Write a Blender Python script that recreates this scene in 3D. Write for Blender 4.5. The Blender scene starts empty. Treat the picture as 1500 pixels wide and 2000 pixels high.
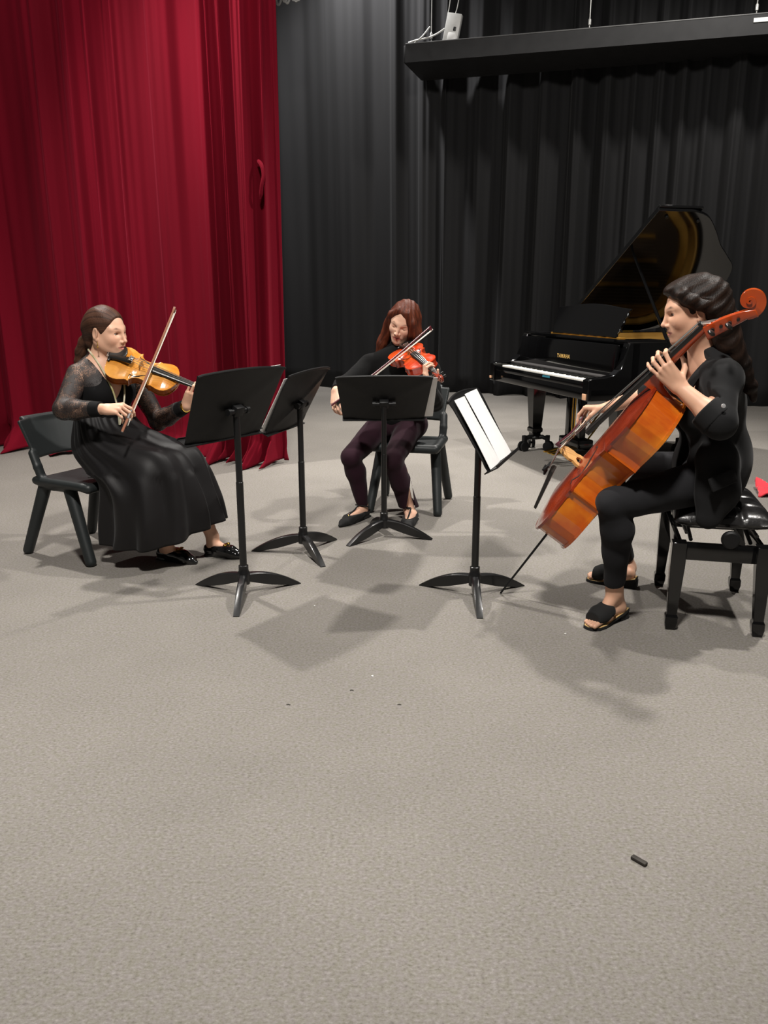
import bpy, bmesh, math, random, time
import numpy as np
from mathutils import Vector, Matrix
T0 = time.time()
C = bpy.context.scene.collection
# ---------------------------------------------------------------- camera model
FPX, PITCH, CAMH = 1600.0, math.radians(14.84), 1.30
CP, SP = math.cos(PITCH), math.sin(PITCH)
def V(*a): return np.array(a, dtype=float)
def unit(v):
    v = np.asarray(v, float); return v / max(np.linalg.norm(v), 1e-9)
def ray(px, py):
    a, b = (px - 750) / FPX, (1000 - py) / FPX
    return V(a, CP + b * SP, -SP + b * CP)
def P(px, py, y):
    r = ray(px, py); return V(0, 0, CAMH) + r * (y / r[1])
def PZ(px, py, z=0.0):
    r = ray(px, py); return V(0, 0, CAMH) + r * ((z - CAMH) / r[2])
# ---------------------------------------------------------------- materials
def lin(c):
    if isinstance(c, str):
        c = [int(c[i:i + 2], 16) / 255 for i in (0, 2, 4)]
        c = [x / 12.92 if x <= .04045 else ((x + .055) / 1.055) ** 2.4 for x in c]
    return (c[0], c[1], c[2], 1.0)
MATS = {}
def mat(name, col=(.5, .5, .5), rough=.5, metal=0, spec=.5, coat=0, coat_rough=.05, sheen=0, sss=0, var=None, bump=None, alpha=None, attr=None, emit=None, sheen_col=None):
    """var = (scale, second colour, stretch xyz); bump = (scale, strength, distance, stretch)"""
    if name in MATS: return MATS[name]
    m = bpy.data.materials.new(name); m.use_nodes = True
    nt = m.node_tree; N = nt.nodes; L = nt.links
    b = N['Principled BSDF']
    b.inputs['Base Color'].default_value = lin(col)
    b.inputs['Roughness'].default_value = rough
    b.inputs['Metallic'].default_value = metal
    b.inputs['Specular IOR Level'].default_value = spec
    b.inputs['Coat Weight'].default_value = coat
    b.inputs['Coat Roughness'].default_value = coat_rough
    b.inputs['Sheen Weight'].default_value = sheen
    if sheen: b.inputs['Sheen Roughness'].default_value = .4
    if sheen_col: b.inputs['Sheen Tint'].default_value = lin(sheen_col)
    if sss:
        b.inputs['Subsurface Weight'].default_value = sss
        b.inputs['Subsurface Radius'].default_value = (1, .35, .2)
        b.inputs['Subsurface Scale'].default_value = .008
    if emit:
        b.inputs['Emission Color'].default_value = lin(emit[0]); b.inputs['Emission Strength'].default_value = emit[1]
    def noise(scale, stretch, detail=3):
        tc = N.new('ShaderNodeTexCoord'); mp = N.new('ShaderNodeMapping')
        mp.inputs['Scale'].default_value = stretch
        nz = N.new('ShaderNodeTexNoise'); nz.inputs['Scale'].default_value = scale; nz.inputs['Detail'].default_value = detail
        L.new(tc.outputs['Object'], mp.inputs['Vector']); L.new(mp.outputs['Vector'], nz.inputs['Vector'])
        return nz.outputs['Fac']
    src = None
    if var:
        f = noise(var[0], var[2] if len(var) > 2 else (1, 1, 1))
        rp = N.new('ShaderNodeValToRGB')
        lo, hi = (var[3] if len(var) > 3 else (.35, .65))
        rp.color_ramp.elements[0].position = lo; rp.color_ramp.elements[1].position = hi
        rp.color_ramp.elements[0].color = lin(col); rp.color_ramp.elements[1].color = lin(var[1])
        L.new(f, rp.inputs['Fac']); src = rp.outputs['Color']
    if attr:
        at = N.new('ShaderNodeAttribute'); at.attribute_name = attr; src = at.outputs['Color']
    if src is not None: L.new(src, b.inputs['Base Color'])
    if bump:
        f = noise(bump[0], bump[3] if len(bump) > 3 else (1, 1, 1))
        bp = N.new('ShaderNodeBump'); bp.inputs['Strength'].default_value = bump[1]; bp.inputs['Distance'].default_value = bump[2]
        L.new(f, bp.inputs['Height']); L.new(bp.outputs['Normal'], b.inputs['Normal'])
    MATS[name] = m
    return m
# ---------------------------------------------------------------- objects
def thing(name, label, cat, loc=(0, 0, 0), rotz=0, group=None):
    o = bpy.data.objects.new(name, None); C.objects.link(o)
    o.location = loc; o.rotation_euler = (0, 0, rotz); o.empty_display_size = .05
    o['label'] = label; o['category'] = cat
    if group: o['group'] = group
    o['kind'] = 'thing'
    return o
def tag(o, label, cat, group=None, kind='thing'):
    o['label'] = label; o['category'] = cat; o['kind'] = kind
    if group: o['group'] = group
    return o
def link(name, me, m, parent=None, smooth=True, world=False):
    o = bpy.data.objects.new(name, me); C.objects.link(o)
    if m is not None:
        for mm in (m if isinstance(m, (list, tuple)) else [m]): me.materials.append(mm)
    if smooth and len(me.polygons):
        me.polygons.foreach_set('use_smooth', [True] * len(me.polygons))
    if parent is not None:
        o.parent = parent
        if world:      # mesh was built in world coordinates
            M = chain_matrix(parent).inverted()
            me.transform(M)
    return o
def chain_matrix(o):
    M = Matrix.Identity(4)
    while o is not None:
        M = o.matrix_basis @ M; o = o.parent
    return M
def pymesh(name, verts, faces):
    me = bpy.data.meshes.new(name)
    me.from_pydata([tuple(map(float, v)) for v in verts], [], [tuple(map(int, f)) for f in faces]); me.update()
    return me
def sharp(o, deg=35):
    """flat look on hard edges"""
    o.data.set_sharp_from_angle(angle=math.radians(deg)); return o
class MB:
    """collects shapes into one mesh"""
    def __init__(s): s.v = []; s.f = []; s.fm = []; s.mi = 0
    def add(s, v, f):
        n = len(s.v); s.v += [tuple(map(float, p)) for p in v]; s.f += [tuple(i + n for i in q) for q in f]; s.fm += [s.mi] * len(f); return s
    def box(s, c, size, R=None, bev=0):
        bm = bmesh.new(); bmesh.ops.create_cube(bm, size=1)
        for v in bm.verts: v.co = Vector((v.co.x * size[0], v.co.y * size[1], v.co.z * size[2]))
        if bev > 0:
            bmesh.ops.bevel(bm, geom=list(bm.edges), offset=bev, segments=2, profile=.5, affect='EDGES')
        return s.frombm(bm, R, c)
    def frombm(s, bm, R=None, c=(0, 0, 0)):
        bm.verts.index_update()
        pts = np.array([v.co[:] for v in bm.verts])
        if R is not None: pts = pts @ np.asarray(R).T
        pts = pts + np.asarray(c, float)
        s.add(pts, [[v.index for v in f.verts] for f in bm.faces]); bm.free(); return s
    def tube(s, pts, rad, n=10, cap=True, up=None, flat=1.0):
        pts = [np.asarray(p, float) for p in pts]; m = len(pts)
        if np.isscalar(rad): rad = [rad] * m
        tg = [unit(pts[min(i + 1, m - 1)] - pts[max(i - 1, 0)]) for i in range(m)]
        u = np.asarray(up, float) if up is not None else (V(0, 0, 1) if abs(tg[0][2]) < .9 else V(1, 0, 0))
        V_, F_ = [], []
        for i in range(m):
            w = unit(np.cross(tg[i], u)); u2 = unit(np.cross(w, tg[i]))
            if up is None: u = u2
            for k in range(n):
                a = 2 * math.pi * k / n
                V_.append(pts[i] + rad[i] * (math.cos(a) * w + flat * math.sin(a) * u2))
        for i in range(m - 1):
            for k in range(n):
                F_.append((i * n + k, i * n + (k + 1) % n, (i + 1) * n + (k + 1) % n, (i + 1) * n + k))
        if cap:
            F_.append(tuple(range(n))[::-1]); F_.append(tuple((m - 1) * n + k for k in range(n)))
        return s.add(V_, F_)
    def lathe(s, prof, c=(0, 0, 0), R=None, n=24):
        """prof: (r, z) list"""
        V_, F_ = [], []
        for r, z in prof:
            for k in range(n):
                a = 2 * math.pi * k / n; V_.append((r * math.cos(a), r * math.sin(a), z))
        m = len(prof)
        for i in range(m - 1):
            for k in range(n):
                F_.append((i * n + k, i * n + (k + 1) % n, (i + 1) * n + (k + 1) % n, (i + 1) * n + k))
        F_.append(tuple(range(n))[::-1]); F_.append(tuple((m - 1) * n + k for k in range(n)))
        pts = np.array(V_)
        if R is not None: pts = pts @ np.asarray(R).T
        return s.add(pts + np.asarray(c, float), F_)
    def prism(s, poly, d, R=None, c=(0, 0, 0), z0=0.0):
        """polygon in local xy extruded along local z from z0 to z0+d"""
        n = len(poly)
        pts = np.array([(x, y, z0) for x, y in poly] + [(x, y, z0 + d) for x, y in poly], float)
        if R is not None: pts = pts @ np.asarray(R).T
        F_ = [tuple(range(n))[::-1], tuple(range(n, 2 * n))]
        F_ += [(i, (i + 1) % n, n + (i + 1) % n, n + i) for i in range(n)]
        return s.add(pts + np.asarray(c, float), F_)
    def loft(s, rings, cap=True, closed=True):
        n = len(rings[0]); V_ = [p for r in rings for p in r]; F_ = []
        for i in range(len(rings) - 1):
            for k in range(n if closed else n - 1):
                F_.append((i * n + k, i * n + (k + 1) % n, (i + 1) * n + (k + 1) % n, (i + 1) * n + k))
        if cap:
            F_.append(tuple(range(n))[::-1]); F_.append(tuple((len(rings) - 1) * n + k for k in range(n)))
        return s.add(V_, F_)
    def xf(s, M):
        M = np.asarray(M); p = np.array(s.v); s.v = [tuple(q) for q in (p @ M[:3, :3].T + M[:3, 3])]; return s
    def build(s, name, m, parent=None, smooth=True, ang=35, world=False, bev=0):
        me = pymesh(name, s.v, s.f)
        if any(s.fm): me.polygons.foreach_set('material_index', s.fm)
        bm = bmesh.new(); bm.from_mesh(me); bmesh.ops.recalc_face_normals(bm, faces=bm.faces); bm.to_mesh(me); bm.free()
        o = link(name, me, m, parent, smooth, world)
        if smooth: sharp(o, ang)
        if bev:
            md = o.modifiers.new('Bevel', 'BEVEL'); md.width = bev; md.segments = 2; md.limit_method = 'ANGLE'; md.angle_limit = math.radians(40)
        return o
def frame(x=None, y=None, z=None):
    """orthonormal 3x3 with columns = axes; two of the three given, the first given is exact"""
    if x is not None and y is not None:
        x = unit(x); z = unit(np.cross(x, y)); y = np.cross(z, x)
    elif y is not None and z is not None:
        y = unit(y); x = unit(np.cross(y, z)); z = np.cross(x, y)
    else:
        x = unit(x); y = unit(np.cross(z, x)); z = np.cross(x, y)
    return np.stack([x, y, z], 1)
def rotz(a): return np.array([[math.cos(a), -math.sin(a), 0], [math.sin(a), math.cos(a), 0], [0, 0, 1]])
def rotx(a): return np.array([[1, 0, 0], [0, math.cos(a), -math.sin(a)], [0, math.sin(a), math.cos(a)]])
def roty(a): return np.array([[math.cos(a), 0, math.sin(a)], [0, 1, 0], [-math.sin(a), 0, math.cos(a)]])
def place(o, R, c):
    M = Matrix.Identity(4)
    for i in range(3):
        for j in range(3): M[i][j] = float(R[i][j])
        M[i][3] = float(c[i])
    o.matrix_basis = M
def dup(root, label=None, group=None):
    r = root.copy(); C.objects.link(r)
    if label: r['label'] = label
    if group: r['group'] = group
    for ch in list(root.children):
        c = ch.copy(); C.objects.link(c); c.parent = r
        for g in list(ch.children):
            d = g.copy(); C.objects.link(d); d.parent = c
    return r
def crspline(pts, n=8, closed=False):
    pts = [np.asarray(p, float) for p in pts]; m = len(pts); out = []
    for i in range(m if closed else m - 1):
        g = lambda j: pts[j % m] if closed else pts[min(max(j, 0), m - 1)]
        p0, p1, p2, p3 = g(i - 1), g(i), g(i + 1), g(i + 2)
        for k in range(n):
            t = k / n
            out.append(.5 * ((2 * p1) + (-p0 + p2) * t + (2 * p0 - 5 * p1 + 4 * p2 - p3) * t * t + (-p0 + 3 * p1 - 3 * p2 + p3) * t ** 3))
    if not closed: out.append(pts[-1])
    return out
# ---------------------------------------------------------------- signed distance modelling (one continuous skin per body / garment)
class S:
    """list of primitives: (kind op, k, fn)"""
    def __init__(s): s.p = []; s.lo = np.full(3, 1e9); s.hi = -s.lo
    def _bb(s, pts, r):
        for q in pts: s.lo = np.minimum(s.lo, np.asarray(q) - r); s.hi = np.maximum(s.hi, np.asarray(q) + r)
    def rc(s, a, b, ra, rb=None, k=.015, op='+', n=None, sq=1.0):
        """round cone a->b; optional squash sq along direction n"""
        a = np.asarray(a, float); b = np.asarray(b, float); rb = ra if rb is None else rb
        if op == '+': s._bb([a, b], max(ra, rb) + k)
        if n is not None: n = unit(n)
        def fn(X, a=a, b=b, ra=ra, rb=rb, n=n, sq=sq):
            q = X - a; ab = b - a
            if n is not None:
                q = q + np.outer(q @ n * (1 / sq - 1), n); ab = ab + n * (ab @ n) * (1 / sq - 1)
            t = np.clip((q @ ab) / max(ab @ ab, 1e-12), 0, 1)
            return (np.linalg.norm(q - t[:, None] * ab, axis=1) - (ra + t * (rb - ra))) * (1 if n is None else min(1, sq) ** .5)
        s.p.append((op, k, fn)); return s
    def chain(s, pts, rad, k=.012, kin=None, op='+', n=None, sq=1.0):
        if np.isscalar(rad): rad = [rad] * len(pts)
        for i in range(len(pts) - 1):
            s.rc(pts[i], pts[i + 1], rad[i], rad[i + 1], k if (i == 0 or kin is None) else kin, op, n, sq)
        return s
    def ell(s, c, r, R=None, k=.02, op='+'):
        c = np.asarray(c, float); r = np.asarray(r, float) * np.ones(3); R = np.eye(3) if R is None else np.asarray(R)
        if op == '+': s._bb([c], max(r) + k)
        def fn(X, c=c, r=r, R=R):
            q = (X - c) @ R
            k0 = np.linalg.norm(q / r, axis=1); k1 = np.linalg.norm(q / (r * r), axis=1)
            return k0 * (k0 - 1) / np.maximum(k1, 1e-9)
        s.p.append((op, k, fn)); return s
    def box(s, c, h, R=None, rnd=.005, k=.01, op='+'):
        c = np.asarray(c, float); h = np.asarray(h, float); R = np.eye(3) if R is None else np.asarray(R)
        if op == '+': s._bb([c], np.linalg.norm(h) + k)
        def fn(X, c=c, h=h, R=R, rnd=rnd):
            q = np.abs((X - c) @ R) - (h - rnd)
            return np.linalg.norm(np.maximum(q, 0), axis=1) + np.minimum(q.max(1), 0) - rnd
        s.p.append((op, k, fn)); return s
    def half(s, c, n, k=.004, op='-'):
        """remove everything on the +n side of plane"""
        c = np.asarray(c, float); n = unit(n)
        s.p.append((op, k, lambda X, c=c, n=n: -((X - c) @ n))); return s
    def fn(s, f, k=.01, op='+', bb=None):
        if bb: s._bb([bb[0], bb[1]], 0)
        s.p.append((op, k, f)); return s
    def eval(s, X, near=None):
        d = np.full(len(X), .5)
        for i, (op, k, f) in enumerate(s.p):
            if near is not None:
                m = near[i]
                if not m.any(): continue
                idx = np.nonzero(m)[0]; e = f(X[idx]); cur = d[idx]
            else: idx = slice(None); e = f(X); cur = d
            if op == '+':
                h = np.maximum(k - np.abs(cur - e), 0) / k; r = np.minimum(cur, e) - h * h * k * .25
            elif op == '-':
                h = np.maximum(k - np.abs(cur + e), 0) / k; r = np.maximum(cur, -e) + h * h * k * .25
            elif op == '~':   # displacement
                r = cur + e
            else:
                h = np.maximum(k - np.abs(cur - e), 0) / k; r = np.maximum(cur, e) + h * h * k * .25
            d[idx] = r
        return d
    def mesh(s, name, h=.003, B=8, slack=1.9):
        bs = B * h; hd = bs * .866
        lo = s.lo - 2 * h; nb = np.ceil((s.hi + 2 * h - lo) / bs).astype(int)
        # two level block search
        cs = 4; nc = -(-nb // cs)
        gi = np.stack(np.meshgrid(*[np.arange(n) for n in nc], indexing='ij'), -1).reshape(-1, 3)
        dc = s.eval(lo + (gi + .5) * bs * cs)
        gi = gi[np.abs(dc) < hd * cs * slack + .02]
        off = np.stack(np.meshgrid(*[np.arange(cs)] * 3, indexing='ij'), -1).reshape(-1, 3)
        bi = (gi[:, None] * cs + off[None]).reshape(-1, 3)
        ctr = lo + (bi + .5) * bs
        each = []; d = np.full(len(ctr), .5)
        d = s.eval(ctr); keep = np.abs(d) < hd * slack + .004
        bi = bi[keep]; ctr = ctr[keep]
        near = []
        for op, k, f in s.p:
            e = f(ctr)
            near.append(np.ones(len(ctr), bool) if op == '~' else (e < hd * 2.2 + k + .004 if op in '+-' else e > -(hd * 2.2 + k + .004)))
        so = np.stack(np.meshgrid(*[np.arange(B + 1)] * 3, indexing='ij'), -1).reshape(-1, 3)
        n1 = B + 1; K = n1 ** 3
        keys, vpos, quads_k = [], [], []
        NX = (nb.max() + 8) * B
        CH = 300
        for c0 in range(0, len(bi), CH):
            b = bi[c0:c0 + CH]; n = len(b)
            g = (b[:, None] * B + so[None]).reshape(-1, 3)
            nr = [np.repeat(m[c0:c0 + CH], K) for m in near]
            D = s.eval(lo + g * h, nr).reshape(n, n1, n1, n1)
            cor = {}
            for dx in (0, 1):
                for dy in (0, 1):
                    for dz in (0, 1): cor[dx, dy, dz] = D[:, dx:dx + B, dy:dy + B, dz:dz + B]
            ins = sum((c < 0).astype(np.int8) for c in cor.values())
            mk = (ins > 0) & (ins < 8)
            if not mk.any(): continue
            w = np.nonzero(mk); cell = b[w[0]] * B + np.stack(w[1:], 1)
            cv = {q: c[mk] for q, c in cor.items()}
            acc = np.zeros((len(cell), 3)); cnt = np.zeros(len(cell))
            for ax in range(3):
                for q, c in cv.items():
                    if q[ax]: continue
                    q2 = list(q); q2[ax] = 1; c2 = cv[tuple(q2)]
                    sc = (c < 0) != (c2 < 0)
                    t = np.where(sc, c / np.where(sc, c - c2, 1), 0)
                    p = np.array(q, float)[None] * np.ones((len(cell), 1)); p[:, ax] += t
                    acc += p * sc[:, None]; cnt += sc
            keys.append((cell[:, 0] * NX + cell[:, 1]) * NX + cell[:, 2])
            vpos.append(lo + (cell + acc / cnt[:, None]) * h)
            for ax in range(3):
                q2 = [0, 0, 0]; q2[ax] = 1
                c, c2 = cv[0, 0, 0], cv[tuple(q2)]
                sc = (c < 0) != (c2 < 0); cc = cell[sc]; fl = c[sc] < 0
                a1, a2 = (ax + 1) % 3, (ax + 2) % 3
                e1 = np.zeros(3, int); e1[a1] = 1; e2 = np.zeros(3, int); e2[a2] = 1
                qs = np.stack([cc - e1 - e2, cc - e2, cc, cc - e1], 1)
                qs = np.where(fl[:, None, None], qs, qs[:, ::-1])
                quads_k.append((qs[..., 0] * NX + qs[..., 1]) * NX + qs[..., 2])
        keys = np.concatenate(keys); vp = np.concatenate(vpos); qk = np.concatenate(quads_k)
        o = np.argsort(keys); ks = keys[o]
        ix = np.searchsorted(ks, qk); ix[ix >= len(ks)] = 0
        ok = (ks[ix] == qk).all(1); q = o[ix[ok]]
        # light smoothing: two passes of neighbour averaging along quad edges (removes grid marks)
        for lam in (.5, -.42):
            sm = np.zeros_like(vp); ct = np.zeros(len(vp))
            for i in range(4):
                a, b2 = q[:, i], q[:, (i + 1) % 4]
                for j in range(3):
                    sm[:, j] += np.bincount(a, vp[b2, j], len(vp)) + np.bincount(b2, vp[a, j], len(vp))
                ct += np.bincount(a, minlength=len(vp)) + np.bincount(b2, minlength=len(vp))
            vp = vp + lam * (sm / np.maximum(ct, 1)[:, None] - vp) * (ct > 0)[:, None]
        used = np.zeros(len(vp), bool); used[q.ravel()] = True
        mp = np.cumsum(used) - 1; vp = vp[used]; q = mp[q]
        me = bpy.data.meshes.new(name)
        me.vertices.add(len(vp)); me.vertices.foreach_set('co', vp.astype(np.float32).ravel())
        me.loops.add(len(q) * 4); me.loops.foreach_set('vertex_index', q.astype(np.int32).ravel())
        me.polygons.add(len(q)); me.polygons.foreach_set('loop_start', np.arange(0, len(q) * 4, 4, dtype=np.int32))
        me.update(calc_edges=True); me.validate()
        return me
    def build(s, name, m, parent=None, h=.003, world=True, paint=None):
        me = s.mesh(name, h)
        if paint is not None:
            co = np.zeros(len(me.vertices) * 3, np.float32); me.vertices.foreach_get('co', co)
            col = paint(co.reshape(-1, 3).astype(float))
            at = me.color_attributes.new('tint', 'FLOAT_COLOR', 'POINT')
            at.data.foreach_set('color', np.concatenate([col, np.ones((len(col), 1))], 1).astype(np.float32).ravel())
        o = link(name, me, m, parent, True, world and parent is not None)
        return o
def fbm(X, freq, seed=0, oct=3):
    """cheap smooth pseudo noise from sines, about -1..1"""
    r = np.random.RandomState(seed); o = np.zeros(len(X)); a = 1; t = 0
    for i in range(oct):
        for j in range(3):
            w = r.normal(size=3); w = w / np.linalg.norm(w) * freq * (2 ** i)
            o += a * np.sin(X @ w + r.uniform(0, 6.28)); 
        t += a * 1.7; a *= .5
    return o / t
# ================================================================ SETTING
def structure(name, mb, m, **kw):
    o = mb.build(name, m, **kw); o['kind'] = 'structure'; return o
# stage direction of the back drape (its right end is nearer)
BK0, BK1 = V(-.83, 12.0), V(4.6, 9.8)
bdir = unit(BK1 - BK0); bnor = V(bdir[1], -bdir[0])            # bnor points to the camera
def carpet():
    m = bpy.data.materials.new('carpet'); m.use_nodes = True
    nt = m.node_tree; N = nt.nodes; L = nt.links; b = N['Principled BSDF']
    b.inputs['Roughness'].default_value = .95; b.inputs['Specular IOR Level'].default_value = .12
    tc = N.new('ShaderNodeTexCoord')
    def nz(sc, det, stretch=(1, 1, 1)):
        mp = N.new('ShaderNodeMapping'); mp.inputs['Scale'].default_value = stretch
        L.new(tc.outputs['Object'], mp.inputs['Vector'])
        n = N.new('ShaderNodeTexNoise'); n.inputs['Scale'].default_value = sc; n.inputs['Detail'].default_value = det; n.inputs['Roughness'].default_value = .62
        L.new(mp.outputs['Vector'], n.inputs['Vector']); return n
    n1 = nz(105, 5, (1, 1.4, 1)); n2 = nz(48, 3); n3 = nz(1.1, 3)
    r1 = N.new('ShaderNodeValToRGB'); e = r1.color_ramp.elements
    e[0].position = .30; e[0].color = lin('55524c'); e[1].position = .70; e[1].color = lin('979390')
    x = r1.color_ramp.elements.new(.43); x.color = lin('747069'); x = r1.color_ramp.elements.new(.56); x.color = lin('827f7a')
    L.new(n1.outputs['Fac'], r1.inputs['Fac'])
    r2 = N.new('ShaderNodeValToRGB'); e = r2.color_ramp.elements
    e[0].position = .38; e[0].color = lin('79766a'); e[1].position = .62; e[1].color = lin('827b7b')
    L.new(n2.outputs['Fac'], r2.inputs['Fac'])
    mx = N.new('ShaderNodeMix'); mx.data_type = 'RGBA'; mx.inputs['Factor'].default_value = .38
    L.new(r1.outputs['Color'], mx.inputs['A']); L.new(r2.outputs['Color'], mx.inputs['B'])
    r3 = N.new('ShaderNodeMapRange'); r3.inputs['From Min'].default_value = .35; r3.inputs['From Max'].default_value = .65
    r3.inputs['To Min'].default_value = .92; r3.inputs['To Max'].default_value = 1.05
    L.new(n3.outputs['Fac'], r3.inputs['Value'])
    mu = N.new('ShaderNodeVectorMath'); mu.operation = 'SCALE'
    L.new(mx.outputs['Result'], mu.inputs[0]); L.new(r3.outputs['Result'], mu.inputs['Scale'])
    L.new(mu.outputs['Vector'], b.inputs['Base Color'])
    bp = N.new('ShaderNodeBump'); bp.inputs['Strength'].default_value = .35; bp.inputs['Distance'].default_value = .004
    L.new(n1.outputs['Fac'], bp.inputs['Height']); L.new(bp.outputs['Normal'], b.inputs['Normal'])
    return m
mb = MB(); mb.box((0, 6.5, -.05), (16, 18, .1)); structure('floor', mb, carpet(), smooth=False)
blackwall = mat('black wall paint', (.012, .012, .013), .9, var=(2, (.02, .02, .021)))
mb = MB(); c = (BK0 + BK1) / 2 - bnor * .55; mb.box((c[0], c[1], 3.5), (15.5, .15, 7.0), rotz(math.atan2(bdir[1], bdir[0])))
structure('wall_back', mb, blackwall, smooth=False)

def drape(name, p0, p1, z0, z1, m, seed, lam, amp, nx=260, nz=36, puddle=0, dense=None, label='', sag=0, fine=.25):
    """hanging cloth between plan points p0..p1 with soft pleats; returns the object"""
    r = np.random.RandomState(seed)
    p0, p1 = np.asarray(p0, float), np.asarray(p1, float); L_ = np.linalg.norm(p1 - p0); d = (p1 - p0) / L_; n = V(d[1], -d[0])
    s = np.linspace(0, 1, nx)
    # uneven pleats: phase grows with a varying rate
    rate = np.ones(nx)
    for i in range(5): rate += .28 * np.sin(s * r.uniform(4, 22) + r.uniform(0, 6))
    rate = np.clip(rate, .35, None)
    if dense: rate *= 1 + dense[1] / (1 + np.exp(-(s - dense[0]) * 40))
    ph = np.cumsum(rate); ph = ph / (nx / (L_ / lam)) * 2 * math.pi
    a_ = 1 + .55 * np.sin(s * 31 + r.uniform(0, 6)) * np.sin(s * 13 + 1)
    a_ = np.clip(a_, .3, 1.7)
    t = np.concatenate([np.linspace(0, .06, 11)[:-1], np.linspace(.06, 1, nz)]) if puddle else np.linspace(0, 1, nz); nz = len(t)                       # 0 = bottom
    Vv = []
    for j, tt in enumerate(t):
        z = z0 + (z1 - z0) * tt
        drift = .55 * np.sin(s * 9 + tt * 2.2 + seed) * (1 - tt)
        w1 = np.sin(ph + drift)
        w1 = np.sign(w1) * np.abs(w1) ** .8
        off = amp * a_ * (w1 * (.75 + .35 * (1 - tt)) + fine * np.sin(ph * 2.3 + 1.3 * np.sin(tt * 3 + s * 11)) + .5 * fine * np.sin(ph * 4.1 + s * 40 + tt * 2))
        off += .05 * np.sin(s * 5 + tt * 1.5 + seed)
        ss = s * L_ + .012 * np.cos(ph + drift)
        zz = np.full(nx, z)
        if puddle and tt < .055:
            q = 1 - tt / .055
            off = off * (1 + .9 * q) + puddle * q ** 1.5 * (.35 + .65 * np.clip(np.sin(ph * .5 + 1.1), -1, 1) ** 2) + .035 * q * np.sin(ph * 1.7 + q * 2.2) + .02 * q * np.sin(ph * 3.1 + 1 + q * 5)
            zz = z * .75 + .030 * q * (1 + np.sin(ph * 1.3 + q * 4.5)) * (1 - q * .6) + .008
        for i in range(nx):
            pt = p0 + d * ss[i] + n * off[i]; Vv.append((pt[0], pt[1], zz[i]))
    F = [(j * nx + i, j * nx + i + 1, (j + 1) * nx + i + 1, (j + 1) * nx + i) for j in range(nz - 1) for i in range(nx - 1)]
    me = pymesh(name, Vv, F); o = link(name, me, m)
    md = o.modifiers.new('Solidify', 'SOLIDIFY'); md.thickness = .006
    return o
red = mat('crimson velvet', lin('6a0a1c')[:3], .9, spec=.08, sheen=.12, sheen_col='ff5070', var=(3, lin('5c0817')[:3], (1, 1, .1)))
blk = mat('black stage serge', (.022, .022, .0228), .95, spec=.08, sheen=.03, var=(1.5, (.027, .027, .028), (1, 1, .15)))
o = drape('stage_curtain', (-4.9, 7.45), (-1.25, 6.63), .0, 4.9, red, 3, .25, .048, nx=560, puddle=.20)
tag(o, 'wide crimson velvet stage curtain with soft pleats puddling on the floor', 'curtain', 'crimson stage curtains')
o = drape('stage_curtain.001', (-1.30, 6.60), (-.80, 6.40), .0, 4.9, red, 11, .135, .062, nx=150, puddle=.13)
tag(o, 'narrow bunched crimson curtain end with deep tight folds beside the black drape', 'curtain', 'crimson stage curtains')
# little hooked tie in the bunched curtain
mb = MB(); k = P(512, 330, 6.36)
mb.tube(crspline([k + V(-.03, .04, .06), k + V(0, -.02, .02), k + V(.012, -.035, -.05), k + V(-.004, -.03, -.12), k + V(-.02, 0, -.2)], 6), [.012, .013] + [.014] * 21 + [.006] * 2, 8)
ct = mb.build('tie_back', red, o, world=True)
e0 = BK0 - bdir * 3.6
o = drape('stage_drape', e0, BK0 + bdir * 1.75, .0, 6.0, blk, 21, .46, .10, nx=460, nz=24, fine=.18)
tag(o, 'black pleated drape between the crimson curtain and the piano backdrop', 'curtain', 'black stage drapes')
o = drape('stage_drape.001', BK0 + bdir * 1.70 - bnor * .10, BK1 + bdir * 2.6 - bnor * .10, .0, 6.0, blk, 8, .37, .105, nx=560, nz=24, fine=.16)
tag(o, 'broad black pleated backdrop hanging behind the grand piano', 'curtain', 'black stage drapes')
# ---------------------------------------------------------------- hanging screen case across the top
hs0 = P(797, 112, 10.6); hs1 = hs0.copy()
rr = ray(1560, 50); hs1 = V(0, 0, CAMH) + rr * ((hs0[2] - CAMH) / rr[2])
bx = unit(hs1 - hs0); by = unit(np.cross(V(0, 0, 1), bx)); Rb = np.stack([bx, by, V(0, 0, 1)], 1)
Lb = np.linalg.norm(hs1 - hs0)
case = thing('screen_case', 'long dark projection screen case hung on wires before the black backdrop', 'screen case', tuple(hs0))
place(case, Rb, hs0)
metal_dk = mat('dark grey coated metal', (.022, .022, .023), .6, spec=.25, var=(8, (.027, .027, .028)))
white_pl = mat('white plastic', (.75, .75, .73), .45, var=(20, (.68, .68, .66)))
mb = MB(); mb.prism([(-.12, -.085), (.74, -.085), (.78, -.05), (.78, .105), (-.12, .105)], Lb, frame(x=V(0, 1, 0), z=V(1, 0, 0)))
mb.build('housing', metal_dk, case, ang=20)
mb = MB(); mb.box((Lb / 2, -.095, .11), (Lb, .06, .012), bev=.003); mb.build('top_flange', mat('worn grey metal edge', (.10, .10, .10), .5), case)
mb = MB(); mb.box((-.012, .33, .01), (.03, .86, .18), bev=.008); mb.build('end_cap', metal_dk, case)
mb = MB(); mb.box((Lb - .38, -.128, .05), (.14, .004, .04)); mb.build('badge', white_pl, case)
for xx in (.28, 2.05, Lb - .42):
    mb = MB(); mb.tube([(xx, -.02, .1), (xx, -.02, .3), (xx + .005, -.02, 1.6)], .006, 6)
    mb.lathe([(.004, 0), (.016, .01), (.016, .06), (.006, .075)], (xx, -.02, .16), n=10); mb.build('hanging_wire', mat('pale steel wire', (.55, .55, .53), .4, .4), case)
bk = thing('electrical_box', 'small white junction box tilted on the screen case under its wires', 'box', tuple(hs0))
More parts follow.
